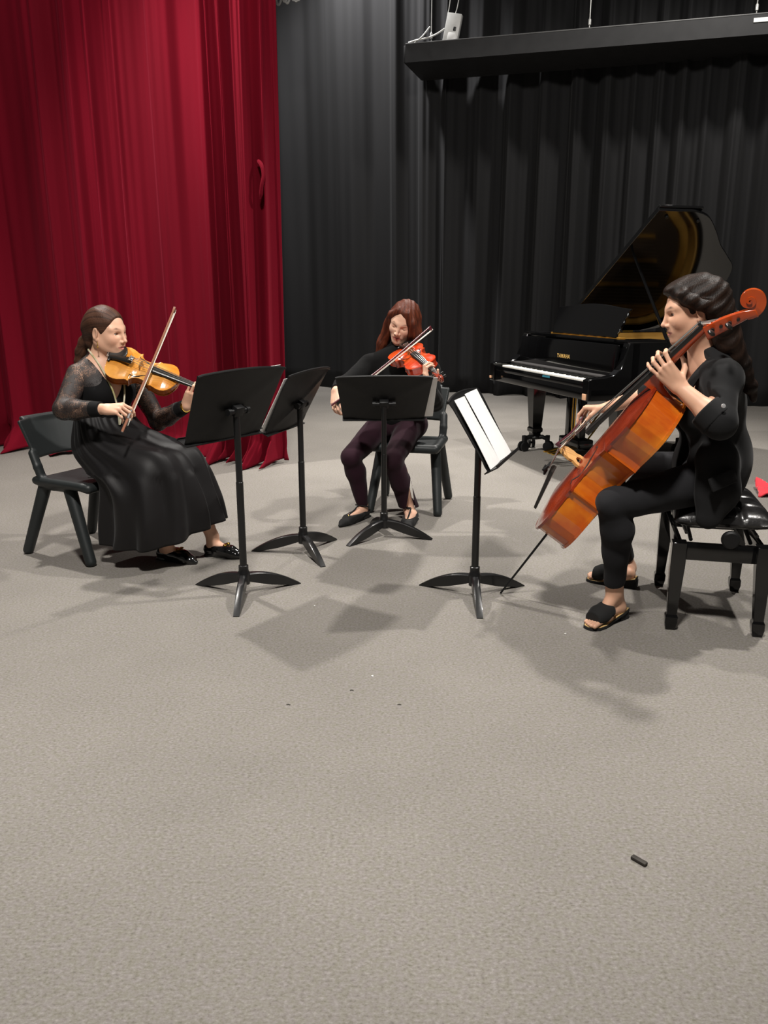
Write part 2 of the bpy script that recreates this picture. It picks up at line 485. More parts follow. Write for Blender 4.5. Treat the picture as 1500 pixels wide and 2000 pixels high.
place(bk, Rb @ roty(.20), hs0 + bx * .50 + V(0, 0, .11) - by * .02)
mb = MB(); mb.box((0, 0, .15), (.17, .08, .29), bev=.01); mb.build('body', white_pl, bk)
mb = MB(); mb.box((.02, -.045, .05), (.10, .012, .085), bev=.004); mb.build('cover_plate', mat('bright white plastic', (.9, .9, .88), .4), bk)
mb = MB(); mb.box((.035, -.048, .135), (.03, .02, .04), bev=.004); mb.build('socket', mat('black plastic', (.012, .012, .012), .4), bk)
cab = MB(); w = lambda x, y, z: hs0 + bx * x + by * y + V(0, 0, z)
cab.tube(crspline([w(.03, -.1, .125), w(.14, -.12, .14), w(.26, -.1, .16), w(.36, -.1, .19), w(.45, -.09, .24)], 6), .010, 7)
cab.tube(crspline([w(.10, -.09, .12), w(.2, -.13, .17), w(.27, -.06, .28)], 6), .008, 7)
cab.tube(crspline([w(.47, -.03, .40), w(.50, -.02, .6), w(.58, 0, 1.5)], 6), .006, 6)
cab.tube(crspline([w(.56, -.03, .40), w(.60, -.02, .6), w(.70, 0, 1.5)], 6), .006, 6)
tag(cab.build('power_cable', mat('pale grey cable sheath', (.6, .6, .57), .5)), 'pale cables draped over the left end of the screen case', 'cable')
# rope hank near the top of the black drape
mb = MB(); q = P(558, -32, 9.6)
for i in range(12):
    a = (i - 5.5) * .016; rr_ = random.Random(i).uniform(.16, .235)
    mb.tube(crspline([q + V(a * .6, 0, .30), q + V(a - .035, -.02, .05), q + V(a * 1.4 - .02, -.03, -rr_ + .06), q + V(a * 1.4 + .02, -.03, -rr_ + .05), q + V(a + .05, -.01, .04), q + V(a * .6 + .01, 0, .30)], 5), .013, 6)
mb.tube([q + V(0, 0, .25), q + V(0, 0, 1.5)], .015, 6)
tag(mb.build('rope_hank', mat('pale grey rope', (.42, .42, .41), .8, bump=(90, .5, .01))), 'pale grey rope hank hanging at the top beside the crimson curtain', 'rope')
# ---------------------------------------------------------------- bits lying on the carpet
k = PZ(1248, 1684); mb = MB(); mb.box((k[0], k[1], .0045), (.040, .014, .009), rotz(-.86), bev=.003)
tag(mb.build('rubber_strip', mat('dark rubber', (.018, .014, .010), .7, var=(60, (.03, .025, .018)))), 'short dark rubber strip lying alone on the front carpet', 'strip')
crumb = mat('white lint', (.8, .8, .76), .9)
def speck(px, py, r, m, label, nm):
    k = PZ(px, py); s_ = MB(); bm = bmesh.new(); bmesh.ops.create_icosphere(bm, subdivisions=2, radius=r)
    for i, v in enumerate(bm.verts): v.co *= 1 + .3 * math.sin(i * 2.3); v.co.z *= .5
    s_.frombm(bm, None, (k[0], k[1], r * .4)); tag(s_.build(nm, m), label, nm.split('.')[0].replace('_', ' '))
speck(727, 1321, .004, crumb, 'tiny white lint speck on the carpet before the middle stand', 'lint_speck')
speck(1104, 1238, .004, crumb, 'tiny white lint speck on the carpet left of the sandal', 'lint_speck.001')
speck(614, 1183, .003, crumb, 'tiny white lint speck in the music stand shadow', 'lint_speck.002')
dk = mat('dark fluff', (.09, .085, .07), .9)
for i, (x, y, t) in enumerate([(563, 1377, 'left of the three'), (687, 1349, 'upper middle of the three'), (780, 1377, 'right of the three')]):
    k = PZ(x, y); s_ = MB(); s_.tube(crspline([(k[0] - .006, k[1], .0015), (k[0], k[1] + .002, .002), (k[0] + .006, k[1] - .001, .0015)], 4), .0018, 6)
    tag(s_.build('fluff' + ('.%03d' % i if i else ''), dk), 'dark bit of fluff on the open carpet, ' + t, 'fluff', 'dark fluff bits')
k = PZ(1492, 965); mb = MB()
bm = bmesh.new(); bmesh.ops.create_grid(bm, x_segments=24, y_segments=18, size=.5)
for v in bm.verts:
    x, y = v.co.x, v.co.y
    v.co = Vector((x * .46, y * .30, .03 + .03 * math.cos(x * 9 + y * 4) * math.cos(y * 8) + .015 * math.sin(x * 23 + y * 17)))
mb.frombm(bm, rotz(-.3), (k[0] + .19, k[1] - .02, 0))
o = mb.build('red_cloth', mat('bright red cloth', lin('d0303c')[:3], .8, sheen=.3)); md = o.modifiers.new('Solidify', 'SOLIDIFY'); md.thickness = .012
tag(o, 'crumpled bright red cloth on the floor behind the padded bench', 'cloth')
# ================================================================ FURNITURE
plastic = mat('charcoal moulded plastic', (.016, .019, .0195), .45, spec=.35, var=(6, (.019, .022, .0225)), bump=(400, .15, .001))
gloss = mat('black enamel', (.006, .006, .0065), .34, spec=.4, coat=.15, var=(12, (.008, .008, .008)))
satin = mat('satin black paint', (.0055, .0055, .006), .45, spec=.3, var=(9, (.007, .007, .007)))
chrome = mat('polished steel', (.65, .65, .65), .18, 1)
# ---------------------------------------------------------------- one piece plastic chairs
def make_chair(label):
    t = thing('plastic_chair', label, 'chair', group='charcoal plastic chairs')
    s = S()          # seat: dished pan with rolled rim   (+y = facing)
    s.box((0, .05, .415), (.205, .195, .013), rnd=.012, k=.02)
    s.rc((-.195, -.12, .418), (-.205, .20, .418), .019, .019, k=.03); s.rc((.195, -.12, .418), (.205, .20, .418), .019, .019, k=.03)
    s.rc((-.19, .235, .408), (.19, .235, .408), .022, k=.03)
    s.rc((-.16, -.03, .39), (.16, -.03, .39), .03, .03, k=.03, n=(0, 0, 1), sq=.6)
    for sx in (-1, 1): s.rc((sx * .165, .07, .39), (sx * .165, -.09, .39), .034, k=.02, n=(0, 0, 1), sq=.7)
    s.ell((0, .05, .475), (.17, .19, .058), k=.03, op='-')
    s.build('seat', plastic, t, .005, world=False)
    b = S()          # curved back panel on two uprights, open slot below it
    for i in range(9):
        a = (i - 4) / 4.0; x = a * .185; y = -.20 + .045 * a * a
        if i < 8:
            a2 = (i - 3) / 4.0; x2 = a2 * .185; y2 = -.20 + .045 * a2 * a2
            m_ = V((x + x2) / 2, (y + y2) / 2 - .012, .63); th = math.atan2(y2 - y, x2 - x)
            b.box(m_, (.040, .010, .108), rotz(th) @ rotx(.34), rnd=.009, k=.003)
    for sx in (-1, 1):
        b.chain([(sx * .185, -.145, .56), (sx * .188, -.115, .49), (sx * .185, -.095, .43), (sx * .175, -.05, .405)], [.023, .024, .024, .024], k=.006, n=(0, 1, 0), sq=.8)
    b.rc((-.15, -.243, .733), (.15, -.243, .733), .012, k=.02)
    b.build('backrest', plastic, t, .005, world=False)
    for sx in (-1, 1):
        for (y0, y1) in ((.075, .225), (-.095, -.225)):
            l = S(); l.rc((sx * .168, y0, .395), (sx * .212, y1, .021), .033, .027, k=.01)
            l.half((0, 0, .002), (0, 0, -1)); l.build('leg', plastic, t, .005, world=False)
    return t
ch1 = make_chair('charcoal plastic chair under the woman in the long skirt')
ch1.location = (-1.55, 4.15, 0); ch1.rotation_euler = (0, 0, math.atan2(-.47, .88) - math.pi / 2)
ch1.scale = (1, 1, .95)
ch2 = dup(ch1, 'charcoal plastic chair under the woman in plum leggings')
ch2.scale = (1, 1, 1); ch2.location = (.168, 5.075, 0); ch2.rotation_euler = (0, 0, math.atan2(-.976, -.217) - math.pi / 2)
# ---------------------------------------------------------------- music stands
def make_stand(label, base, ztop, nrm, tilt, yaw, papers=None, legpat=(90, 210, 330)):
    """nrm: plan direction the reading side faces; yaw: direction (deg, world) of the first leg"""
    t = thing('music_stand', label, 'music stand', (base[0], base[1], 0), group='black orchestral music stands')
    for k in range(3):
        a = math.radians(yaw + 120 * k); d = V(math.cos(a), math.sin(a), 0); w = V(-d[1], d[0], 0)
        rings = []
        for i in range(13):
            u = i / 12; r = .012 + .262 * u
            zt = .098 - .094 * u ** 1.9; zb = max(.062 - .062 * u ** 1.1 - .012 * math.sin(math.pi * u), 0.0)
            if u > .8: zb = 0.0
            hw = .017 - .004 * u
            c = d * r
            rings.append([c + w * hw * .7 + V(0, 0, zt), c - w * hw * .7 + V(0, 0, zt), c - w * hw + V(0, 0, zt - .006 * (1 - u)), c - w * hw + V(0, 0, zb), c + w * hw + V(0, 0, zb), c + w * hw + V(0, 0, zt - .006 * (1 - u))])
        MB().loft(rings).build('leg', gloss, t)
    MB().lathe([(.026, .05), (.028, .09), (.026, .105), (.022, .112), (.022, .135), (.018, .138)]).build('hub', gloss, t)
    MB().lathe([(.0162, .10), (.0162, ztop * .62), (.0145, ztop * .62 + .002), (.0145, ztop - .02)], n=16).build('pole', gloss, t)
    # desk frame: x right (seen from reader), y up the slope, z = reading normal
    n2 = V(nrm[0], nrm[1], 0); n2 = unit(n2)
    zz = unit(n2 * math.cos(tilt) + V(0, 0, 1) * math.sin(tilt)); yy = unit(V(0, 0, 1) - zz * zz[2]); xx = np.cross(yy, zz)
    R = np.stack([xx, yy, zz], 1); c0 = V(0, 0, ztop)
    br = MB(); br.box(c0 - zz * .010, (.05, .045, .03), R, bev=.004); br.tube([c0 - zz * .012 - xx * .045, c0 - zz * .012 + xx * .045], .011, 12)
    br.tube([c0 - zz * .012 - xx * .062, c0 - zz * .012 - xx * .045], .015, 12); br.tube([c0 - zz * .012 + xx * .045, c0 - zz * .012 + xx * .062], .015, 12)
    br.build('tilt_bracket', satin, t)
    dk_ = MB(); nx, ny = 24, 12; hb, ht = .222, .254
    def top(a): return .165 + .022 * (1 - a * a)
    def pt(i, j, side):
        a = i / nx * 2 - 1; v = j / ny
        y = -.155 + (top(a) + .155) * v
        x = a * (hb + (ht - hb) * v) * (1 - .0 * v)
        z = .012 * a * a + .018 * max(0, v - .82) / .18 * 0
        # pressed ribs from the centre to the four corners, showing on the back
        rib = .006 * math.exp(-((abs(x) * .62 - abs(y)) / .012) ** 2) * 1
        z -= rib
        return V(x, y, z + (.0 if side else -.003) + .012)
    Vv = [pt(i, j, s_) for s_ in (1, 0) for j in range(ny + 1) for i in range(nx + 1)]; F = []
    n1 = (nx + 1) * (ny + 1)
    for j in range(ny):
        for i in range(nx):
            q = (j * (nx + 1) + i, j * (nx + 1) + i + 1, (j + 1) * (nx + 1) + i + 1, (j + 1) * (nx + 1) + i)
            F.append(q); F.append(tuple(n1 + z for z in q[::-1]))
    bd = [i for i in range(nx + 1)] + [j * (nx + 1) + nx for j in range(1, ny + 1)] + [ny * (nx + 1) + i for i in range(nx - 1, -1, -1)] + [j * (nx + 1) for j in range(ny - 1, 0, -1)]
    for a_, b_ in zip(bd, bd[1:] + bd[:1]): F.append((b_, a_, n1 + a_, n1 + b_))
    dk_.add([R @ p + c0 for p in Vv], F)
    desk = dk_.build('desk', satin, t, ang=50)
    rim = MB(); rim.tube([R @ (pt(i, ny, 1) + V(0, .002, -.004)) + c0 for i in range(nx + 1)], .006, 8)
    rim.build('rolled_edge', satin, desk)
    lp = MB(); lp.prism([(-hb, -.155), (hb, -.155), (hb + .004, -.150), (-hb - .004, -.150)], .062, R, c0, z0=.004)
    lp.prism([(-hb - .004, -.155), (hb + .004, -.155), (hb + .004, -.143), (-hb - .004, -.143)], .003, R, c0, z0=.062)
    lp.prism([(-hb - .035, -.153), (-hb + .02, -.153), (-hb + .02, -.149), (-hb - .035, -.149)], .03, R, c0, z0=.036) if label.startswith('music stand nearest') else None
    lp.build('lip', satin, desk)
    return t, R, V(base[0], base[1], ztop)
paper = mat('white sheet paper', (.86, .86, .85), .7, spec=.2, var=(30, (.83, .83, .82)))
ink = mat('print ink', (.05, .05, .055), .8)
def sheet(label, t, R, c, x0, x1, y0, y1, z=.020, skew=0, curl=.004, name='sheet_music', staves=True):
    nx, ny = 10, 8; Vv = []; 
    def q(a, b): return V(x0 + (x1 - x0) * a + skew * b, y0 + (y1 - y0) * b, z + curl * math.sin(a * math.pi) + .003 * math.sin(b * 3 + a * 2) + .012 * ((x0 + (x1 - x0) * a) / .25) ** 2)
    for s_ in (0, .0016):
        for j in range(ny + 1):
            for i in range(nx + 1): Vv.append(R @ (q(i / nx, j / ny) + V(0, 0, s_)) + c)
    n1 = (nx + 1) * (ny + 1); F = []
    for j in range(ny):
        for i in range(nx):
            k = (j * (nx + 1) + i, j * (nx + 1) + i + 1, (j + 1) * (nx + 1) + i + 1, (j + 1) * (nx + 1) + i)
            F.append(k[::-1]); F.append(tuple(n1 + z_ for z_ in k))
    bd = [i for i in range(nx + 1)] + [j * (nx + 1) + nx for j in range(1, ny + 1)] + [ny * (nx + 1) + i for i in range(nx - 1, -1, -1)] + [j * (nx + 1) for j in range(ny - 1, 0, -1)]
    for a_, b_ in zip(bd, bd[1:] + bd[:1]): F.append((a_, b_, n1 + b_, n1 + a_))
    mb = MB(); mb.add(Vv, F); o = mb.build(name, paper)
    tag(o, label, 'sheet music', 'sheet music on the stands')
    return o
st1, R1, c1 = make_stand('music stand nearest the woman in the long skirt, big tilted desk back showing', PZ(478, 1160)[:2], .83, (-.82, .58), math.radians(25), -88)
st2, R2, c2 = make_stand('music stand in the second place from the left, desk turned left', PZ(593, 1078)[:2], .775, (-.95, .31), math.radians(27), -64)
st3, R3, c3 = make_stand('music stand directly before the woman in plum leggings, desk back facing out', PZ(750, 1047)[:2], .745, (-.02, 1), math.radians(40), 105)
st4, R4, c4 = make_stand('music stand facing the cellist, desk seen edge-on with white pages', PZ(926, 1163)[:2], .735, (.94, -.34), math.radians(30), -91)
sheet('white page corner peeking above the leftmost stand desk', st1, R1, c1, -.235, -.02, -.148, .178)
sheet('white page edge standing out at the left of the second desk', st2, R2, c2, .02, .262, -.146, .150)
sheet('pale page edge sticking out at the right side of the middle desk', st3, R3, c3, -.272, -.06, -.150, .150, skew=-.008)
sheet('left white page of the open part on the stand before the cello', st4, R4, c4, -.20, -.004, -.148, .165, curl=.008)
sheet('right white page of the open part on the stand before the cello', st4, R4, c4, .004, .20, -.148, .172, curl=.010)
# ---------------------------------------------------------------- adjustable padded bench
bu = unit(V(.23, .97, 0)); bv = unit(V(.965, -.262, 0))
bc = V(1.372, 3.295, 0)
Rbn = np.stack([bu, np.cross(V(0, 0, 1), bu), V(0, 0, 1)], 1)      # x along the long side (away), y = towards the quartet
bench = thing('piano_bench', 'black leather padded adjustable bench under the cellist', 'bench', tuple(bc)); place(bench, Rbn, bc)
leather = mat('black tufted leather', (.006, .0055, .0055), .28, spec=.5, coat=.2, bump=(70, .25, .004), var=(20, (.016, .015, .015)))
cu = MB(); nx, ny = 72, 48; Vv = []; hx, hy = .29, .185
btn = [(-.29 + .145 * i, -.185 + .123 * j) for i in range(1, 4) for j in range(1, 3)]
for s_ in (1, 0):
    for j in range(ny + 1):
        for i in range(nx + 1):
            a, b = i / nx * 2 - 1, j / ny * 2 - 1
            ex = hx * a; ey = hy * b
            rim_ = (1 - abs(a) ** 6) ** .5 * (1 - abs(b) ** 6) ** .5
            if s_:
                z = .452 + .050 * rim_
                for bx_, by_ in btn:
                    dd = (ex - bx_) ** 2 + (ey - by_) ** 2
                    z -= .020 * math.exp(-dd / .0006)
                    z -= .006 * math.exp(-((ex - bx_) / .010) ** 2) + .003 * math.exp(-((ey - by_) / .010) ** 2)
            else: z = .452 - .032 * rim_
            Vv.append((ex * (1 - .012 * (1 - rim_)), ey * (1 - .012 * (1 - rim_)), z))
n1 = (nx + 1) * (ny + 1); F = []
for j in range(ny):
    for i in range(nx):
        k = (j * (nx + 1) + i, j * (nx + 1) + i + 1, (j + 1) * (nx + 1) + i + 1, (j + 1) * (nx + 1) + i)
        F.append(k); F.append(tuple(n1 + z_ for z_ in k[::-1]))
bd = [i for i in range(nx + 1)] + [j * (nx + 1) + nx for j in range(1, ny + 1)] + [ny * (nx + 1) + i for i in range(nx - 1, -1, -1)] + [j * (nx + 1) for j in range(ny - 1, 0, -1)]
for a_, b_ in zip(bd, bd[1:] + bd[:1]): F.append((b_, a_, n1 + a_, n1 + b_))
cu.add(Vv, F); cush = cu.build('cushion', leather, bench, ang=70)
for bx_, by_ in btn:
    MB().lathe([(.009, -.002), (.009, .003), (.005, .006)], (bx_, by_, .482), n=12).build('button', leather, cush)
lacq = mat('black piano lacquer', (.002, .002, .0022), .09, spec=.45, coat=.2, coat_rough=.03)
fr = MB()
for sy in (-1, 1): fr.box((0, sy * .152, .325), (.50, .022, .07), bev=.003)
for sx in (-1, 1): fr.box((sx * .245, 0, .325), (.022, .30, .07), bev=.003)
fr.build('apron', lacq, bench)
for sx in (-1, 1):
    for sy in (-1, 1):
        l = MB(); cx, cy = sx * .252, sy * .155
        prof = [(.028, .365), (.028, .27), (.019, .065), (.024, .055), (.024, .03), (.018, .0)]
        l.loft([[(cx + sx * .012 * (1 - z / .365) + a * r, cy + sy * .008 * (1 - z / .365) + b * r, z) for a, b in ((-1, -1), (1, -1), (1, 1), (-1, 1))] for r, z in prof])
        l.build('leg', lacq, bench, ang=20, bev=.003)
me_ = MB()
for sy in (-1, 1):
    me_.tube([(-.22, sy * .11, .365), (.16, sy * .11, .425)], .008, 8); me_.tube([(.22, sy * .11, .365), (-.16, sy * .11, .425)], .008, 8)
me_.box((0, 0, .428), (.46, .26, .012)); me_.tube([(-.23, .13, .395), (.23, .13, .395)], .007, 8); me_.tube([(-.23, -.13, .395), (.23, -.13, .395)], .007, 8)
me_.build('lift_mechanism', mat('dark steel', (.06, .06, .06), .35, .8), bench)
kn = MB(); kn.lathe([(.008, 0), (.008, .03), (.030, .032), (.034, .04), (.034, .055), (.028, .062)], (-.262, -.02, .398), roty(-math.pi / 2), n=22)
kn.build('knob', satin, bench)
# ---------------------------------------------------------------- grand piano
pa, pb = unit(V(.30, -.954, 0)), unit(V(.954, .30, 0))
po = PZ(975, 715, .72); po = V(po[0] - .04, po[1] + .08, 0)
Rp = np.stack([pa, pb, V(0, 0, 1)], 1)
piano = thing('grand_piano', 'black glossy grand piano with raised lid behind the cellist', 'piano', tuple(po)); place(piano, Rp, po)
W, Lp = 1.58, 1.80
ctrl = [(W, .80), (W - .004, .92), (W - .06, 1.06), (W - .20, 1.22), (W - .36, 1.38), (W - .50, 1.55), (W - .64, 1.70), (W - .86, 1.79), (W - 1.10, 1.80), (.17, 1.74), (.05, 1.60), (.0, 1.42)]
curve = [tuple(p) for p in crspline([V(*p) for p in ctrl], 7)]
def outline(y0): return [(0, y0), (W, y0)] + curve
gold = mat('cast iron plate gold', lin('b98a3c')[:3], .35, .55, var=(10, lin('a57a30')[:3]))
wood_in = mat('pale inner rim veneer', lin('c69a4e')[:3], .35, coat=.4, var=(5, lin('b0843c')[:3], (1, 1, 12)))
brass = mat('brass', lin('c9a24a')[:3], .22, 1)
# rim
def shell(y0, t):
    o = outline(y0); c = np.array(o); n = len(c)
    # inset polygon towards the inside
    out = []
    for i in range(n):
        p, a, b = c[i], c[i - 1], c[(i + 1) % n]
        d1, d2 = unit(p - a), unit(b - p); nn = unit(V(-d1[1], d1[0]) + V(-d2[1], d2[0]))
        s = t / max(.5, nn @ V(-d1[1], d1[0])); out.append(tuple(p + nn * s))
    return o, out
def ringwall(mb, oo, ii, z0, z1):
    n = len(oo); v = [(x, y, z0) for x, y in oo] + [(x, y, z1) for x, y in oo] + [(x, y, z1) for x, y in ii] + [(x, y, z0) for x, y in ii]; f = []
    for i in range(n):
        j = (i + 1) % n
        for k in range(4):
            k2 = (k + 1) % 4; f.append((k * n + i, k * n + j, k2 * n + j, k2 * n + i))
    mb.add(v, f)
oo, ii = shell(.30, .05)
mb = MB(); ringwall(mb, oo, ii, .60, .985); mb.build('rim', lacq, piano, ang=25)
oo2, ii2 = shell(.36, .052); _, ii3 = shell(.36, .066)
mb = MB(); ringwall(mb, ii2, ii3, .80, .978); mb.build('inner_rim', wood_in, piano, ang=25)
mb = MB(); mb.prism(ii3, .03, z0=.84); pl = mb.build('soundboard', mat('dark soundboard', (.035, .022, .012), .5), piano, ang=25)
mb = MB(); oo4, ii4 = shell(.42, .085)
ringwall(mb, ii4, shell(.46, .16)[1], .875, .895)
for k in range(6):
    x = .18 + k * .21; mb.box((x, .98 - .03 * k, .885), (.028, 1.3 - .13 * k, .022))
mb.box((.75, .56, .885), (1.3, .16, .022)); mb.build('iron_plate', gold, piano, ang=25)
mb = MB()
for k in range(40):
    x = .12 + k * .031; y1 = 1.62 - max(0, x - .45) * .82
    mb.tube([(x, .52, .905), (x - .03, y1, .905)], .0015, 4, cap=False)
mb.build('strings', mat('piano wire', (.5, .45, .38), .3, 1), piano)
mb = MB(); mb.box((W / 2, .62, .915), (1.3, .05, .04), bev=.01)
for k in range(44): mb.box((.12 + k * .0295, .70, .93), (.018, .10, .035))
mb.build('dampers', satin, piano)
# keybed, arms, fallboard
mb = MB(); mb.box((W / 2, .17, .64), (W, .36, .08), bev=.006); mb.build('keybed', lacq, piano)
mb = MB(); mb.box((W / 2, .004, .70), (W - .15, .022, .045), bev=.003); mb.build('key_slip', lacq, piano)
for x0 in (0, W - .075):
    mb = MB(); sil = [(-.03, .60), (-.03, .742), (.0, .752), (.10, .757), (.17, .772), (.215, .81), (.245, .88), (.27, .985), (.36, .985), (.36, .60)]
    mb.prism(sil, .075, np.stack([V(0, 1, 0), V(0, 0, 1), V(1, 0, 0)], 1), (x0, 0, 0)); arm = mb.build('arm', lacq, piano, ang=25, bev=.006)
mb = MB(); mb.box((W / 2, .225, .86), (W - .15, .03, .22), rotx(-.06), bev=.006); fall = mb.build('fallboard', lacq, piano)
mb = MB(); mb.box((W / 2, .175, .752), (W - .152, .10, .012), bev=.004); mb.build('name_rail_felt', mat('black felt', (.012, .010, .010), .95), piano)
cheek = mat('pale peach wood block', lin('d8a884')[:3], .5)
for x0, w_, h_ in ((.014, .026, .022), (W - .058, .042, .042)):
    mb = MB(); mb.box((x0 + w_ / 2, -.034, .628), (w_, .012, h_), bev=.003); mb.build('corner_guard', cheek, piano)
kb = MB(); kb.box((W / 2, .09, .695), (1.315, .15, .02)); kbo = kb.build('keyboard', satin, piano)
ivory = mat('white key', (.82, .80, .74), .25, coat=.4); ebony = mat('black key', (.01, .01, .01), .3)
kw = 1.305 / 52; x0k = W / 2 - 1.305 / 2
mb = MB(); mb.box((0, 0, 0), (kw - .0012, .150, .022), bev=.0015); wk = mb.build('white_key', ivory, kbo)
mb = MB(); mb.loft([[(-.0055, -.048, 0), (.0055, -.048, 0), (.0055, .048, 0), (-.0055, .048, 0)], [(-.0045, -.040, .012), (.0045, -.040, .012), (.0045, .048, .012), (-.0045, .048, .012)]])
bkk = mb.build('black_key', ebony, kbo)
first = [True, True]
for i in range(52):
    o = wk if i == 0 else wk.copy()
    if i: C.objects.link(o); o.parent = kbo
    o.location = (x0k + kw * (i + .5), .095, .722)
nb_ = 0
for i in range(51):
    if (i + 5) % 7 in (2, 6): continue
    o = bkk if nb_ == 0 else bkk.copy()
    if nb_: C.objects.link(o); o.parent = kbo
    o.location = (x0k + kw * (i + 1), .125, .733); nb_ += 1
# maker's name on the fallboard
def letters(name, txt, size, m, parent, R, c, depth=.0006, spacing=1.0, align='CENTER'):
    cu_ = bpy.data.curves.new(name, 'FONT'); cu_.body = txt; cu_.size = size; cu_.extrude = depth; cu_.align_x = align; cu_.space_character = spacing; cu_.resolution_u = 3; cu_.offset = size * .02
    tmp = bpy.data.objects.new('tmp', cu_); C.objects.link(tmp); bpy.context.view_layer.update()
    me = bpy.data.meshes.new_from_object(tmp.evaluated_get(bpy.context.evaluated_depsgraph_get())); bpy.data.objects.remove(tmp)
    M = Matrix([[*map(float, R[i]), float(c[i])] for i in range(3)] + [[0, 0, 0, 1]]); me.transform(M)
    return link(name, me, m, parent, smooth=False)
letters('maker_name', 'YAMAHA', .040, mat('gilt lettering', lin('d8b066')[:3], .4, .15), fall, np.stack([V(1, 0, 0), V(0, math.sin(.06), math.cos(.06)), V(0, -math.cos(.06), math.sin(.06))], 1), (W / 2 + .02, .2062, .835), spacing=1.25)
mb = MB(); mb.box((W / 2 + .16, -.0085, .712), (.11, .002, .014)); mb.build('sticker', mat('light blue sticker', lin('2f7488')[:3], .4), piano)
# top: front shelf pieces and music desk
mb = MB()
for cx, wx in ((.11, .22), (W - .10, .20)): mb.box((cx, .42, .992), (wx, .30, .018), bev=.005)
mb.box((W / 2, .295, .985), (W - .02, .045, .03), bev=.006); mb.build('music_shelf', lacq, piano)
mdk = MB(); R_md = np.stack([V(1, 0, 0), V(0, math.sin(.35), math.cos(.35)), V(0, -math.cos(.35), math.sin(.35))], 1)
top_ = [(-.52 + 1.04 * i / 20, .215 + .035 * math.sin(math.pi * i / 20) ** 1.5) for i in range(21)]
scal = [(.52 - .014 * (k % 2) - .055 * (k / 8), .215 - .215 * k / 8) for k in range(1, 9)]
poly = [(-x, y) for x, y in scal[::-1]] + top_ + scal
mdk.prism(poly[::-1], .018, R_md, (W / 2, .385, .998)); mdk.build('music_desk', lacq, piano, ang=40, bev=.004)
mb = MB(); mb.box((W / 2, .40, 1.000), (1.0, .05, .012), bev=.003)
for k in range(6): mb.box((W / 2 - .30 + .13 * k, .345, .985), (.07, .05, .02), rotz(.3 * (-1) ** k))
mb.build('desk_slide', gold, piano)
# lid
TH = math.radians(33.5)
Rl = roty(-TH)
lidp = outline(.60); mb = MB(); mb.prism([(x, y) for x, y in lidp], .022, Rl, (0, 0, .992)); lid = mb.build('lid', lacq, piano, ang=25, bev=.004)
mb = MB(); mb.prism([(.0, .61), (W + .01, .61), (W + .01, .97), (.0, .97)], .020, Rl, V(0, 0, .992) + Rl @ V(0, 0, .024)); mb.build('folded_flap', lacq, lid, ang=25, bev=.004)
mb = MB()
for q in ((W - .06, .70), (W - .09, .98), (.55, 1.70), (.16, 1.66)): mb.lathe([(.012, -.012), (.012, 0)], Rl @ V(q[0], q[1], -.001) + V(0, 0, .992), Rl, n=10)
mb.build('rubber_bumper', satin, lid)
for y in (.75, 1.3): MB().box((-.004, y, .985), (.02, .10, .03), bev=.004).build('hinge', brass, lid)
pr0 = V(W - .04, .60, .985); pr1 = Rl @ V(W * .70, .68, -.004) + V(0, 0, .992)
mb = MB(); mb.tube([pr0, pr1], [.013, .010], 8); mb.lathe([(.018, -.01), (.02, .02), (.012, .03)], pr0, n=12); mb.build('lid_prop', lacq, piano)
# legs with double castors
def pleg(cx, cy):
    l = MB(); prof = [(.075, .60), (.075, .56), (.062, .54), (.042, .20), (.050, .19), (.050, .165), (.038, .15), (.038, .12)]
    l.loft([[(cx + a * r, cy + b * r, z) for a, b in ((-1, -1), (1, -1), (1, 1), (-1, 1))] for r, z in prof]); lo = l.build('leg', lacq, piano, ang=20, bev=.004)
    k = MB(); k.lathe([(.045, .125), (.05, .11), (.03, .095)], (cx, cy, 0), n=14)
    for j in range(3):
        a = math.radians(-75 + 120 * j); d = V(math.cos(a), math.sin(a), 0); e = V(cx, cy, 0) + d * .115
        k.tube([V(cx, cy, .11), V(cx, cy, .118) + d * .07, e + V(0, 0, .10)], [.022, .019, .016], 8)
        k.box(e + V(0, 0, .105), (.035, .035, .06), rotz(a), bev=.004)
    br_ = k.build('caster_frame', satin, lo)
    for j in range(3):
        a = math.radians(-75 + 120 * j); d = V(math.cos(a), math.sin(a), 0); e = V(cx, cy, .042) + d * .125; w = V(-d[1], d[0], 0)
        h = MB()
        for sg in (-1, 1): h.lathe([(.030, -.012), (.042, -.009), (.042, .009), (.030, .012)], e + w * .019 * sg, frame(x=d, z=w), n=18)
        h.tube([e - w * .03, e + w * .03], .010, 8); h.build('caster_wheel', satin, lo)
pleg(.16, .34); pleg(W - .16, .34); pleg(W * .42, 1.52)
# pedal lyre
mb = MB()
for sx in (-.085, .085): mb.box((W / 2 + sx, .36, .40), (.055, .055, .42), bev=.005)
mb.box((W / 2, .37, .165), (.30, .14, .085), bev=.01); mb.box((W / 2, .37, .595), (.32, .16, .03), bev=.005)
ly = mb.build('pedal_lyre', lacq, piano)
for k in (-1, 0, 1):
    p = MB(); x = W / 2 + k * .065
    p.loft([[(x - .011, .31, .122), (x + .011, .31, .122), (x + .011, .31, .132), (x - .011, .31, .132)], [(x - .012, .22, .105), (x + .012, .22, .105), (x + .012, .22, .115), (x - .012, .22, .115)], [(x - .022, .16, .092), (x + .022, .16, .092), (x + .022, .16, .104), (x - .022, .16, .104)], [(x - .012, .13, .090), (x + .012, .13, .090), (x + .012, .13, .100), (x - .012, .13, .100)]])
    p.build('pedal', brass, ly)
mb = MB()
for sx in (-.05, .05): mb.tube([(W / 2 + sx, .41, .15), (W / 2 + sx, .78, .60)], .007, 8)
for sx in (-.02, .02): mb.tube([(W / 2 + sx, .34, .19), (W / 2 + sx, .34, .60)], .005, 8)
mb.build('lyre_rod', brass, ly)
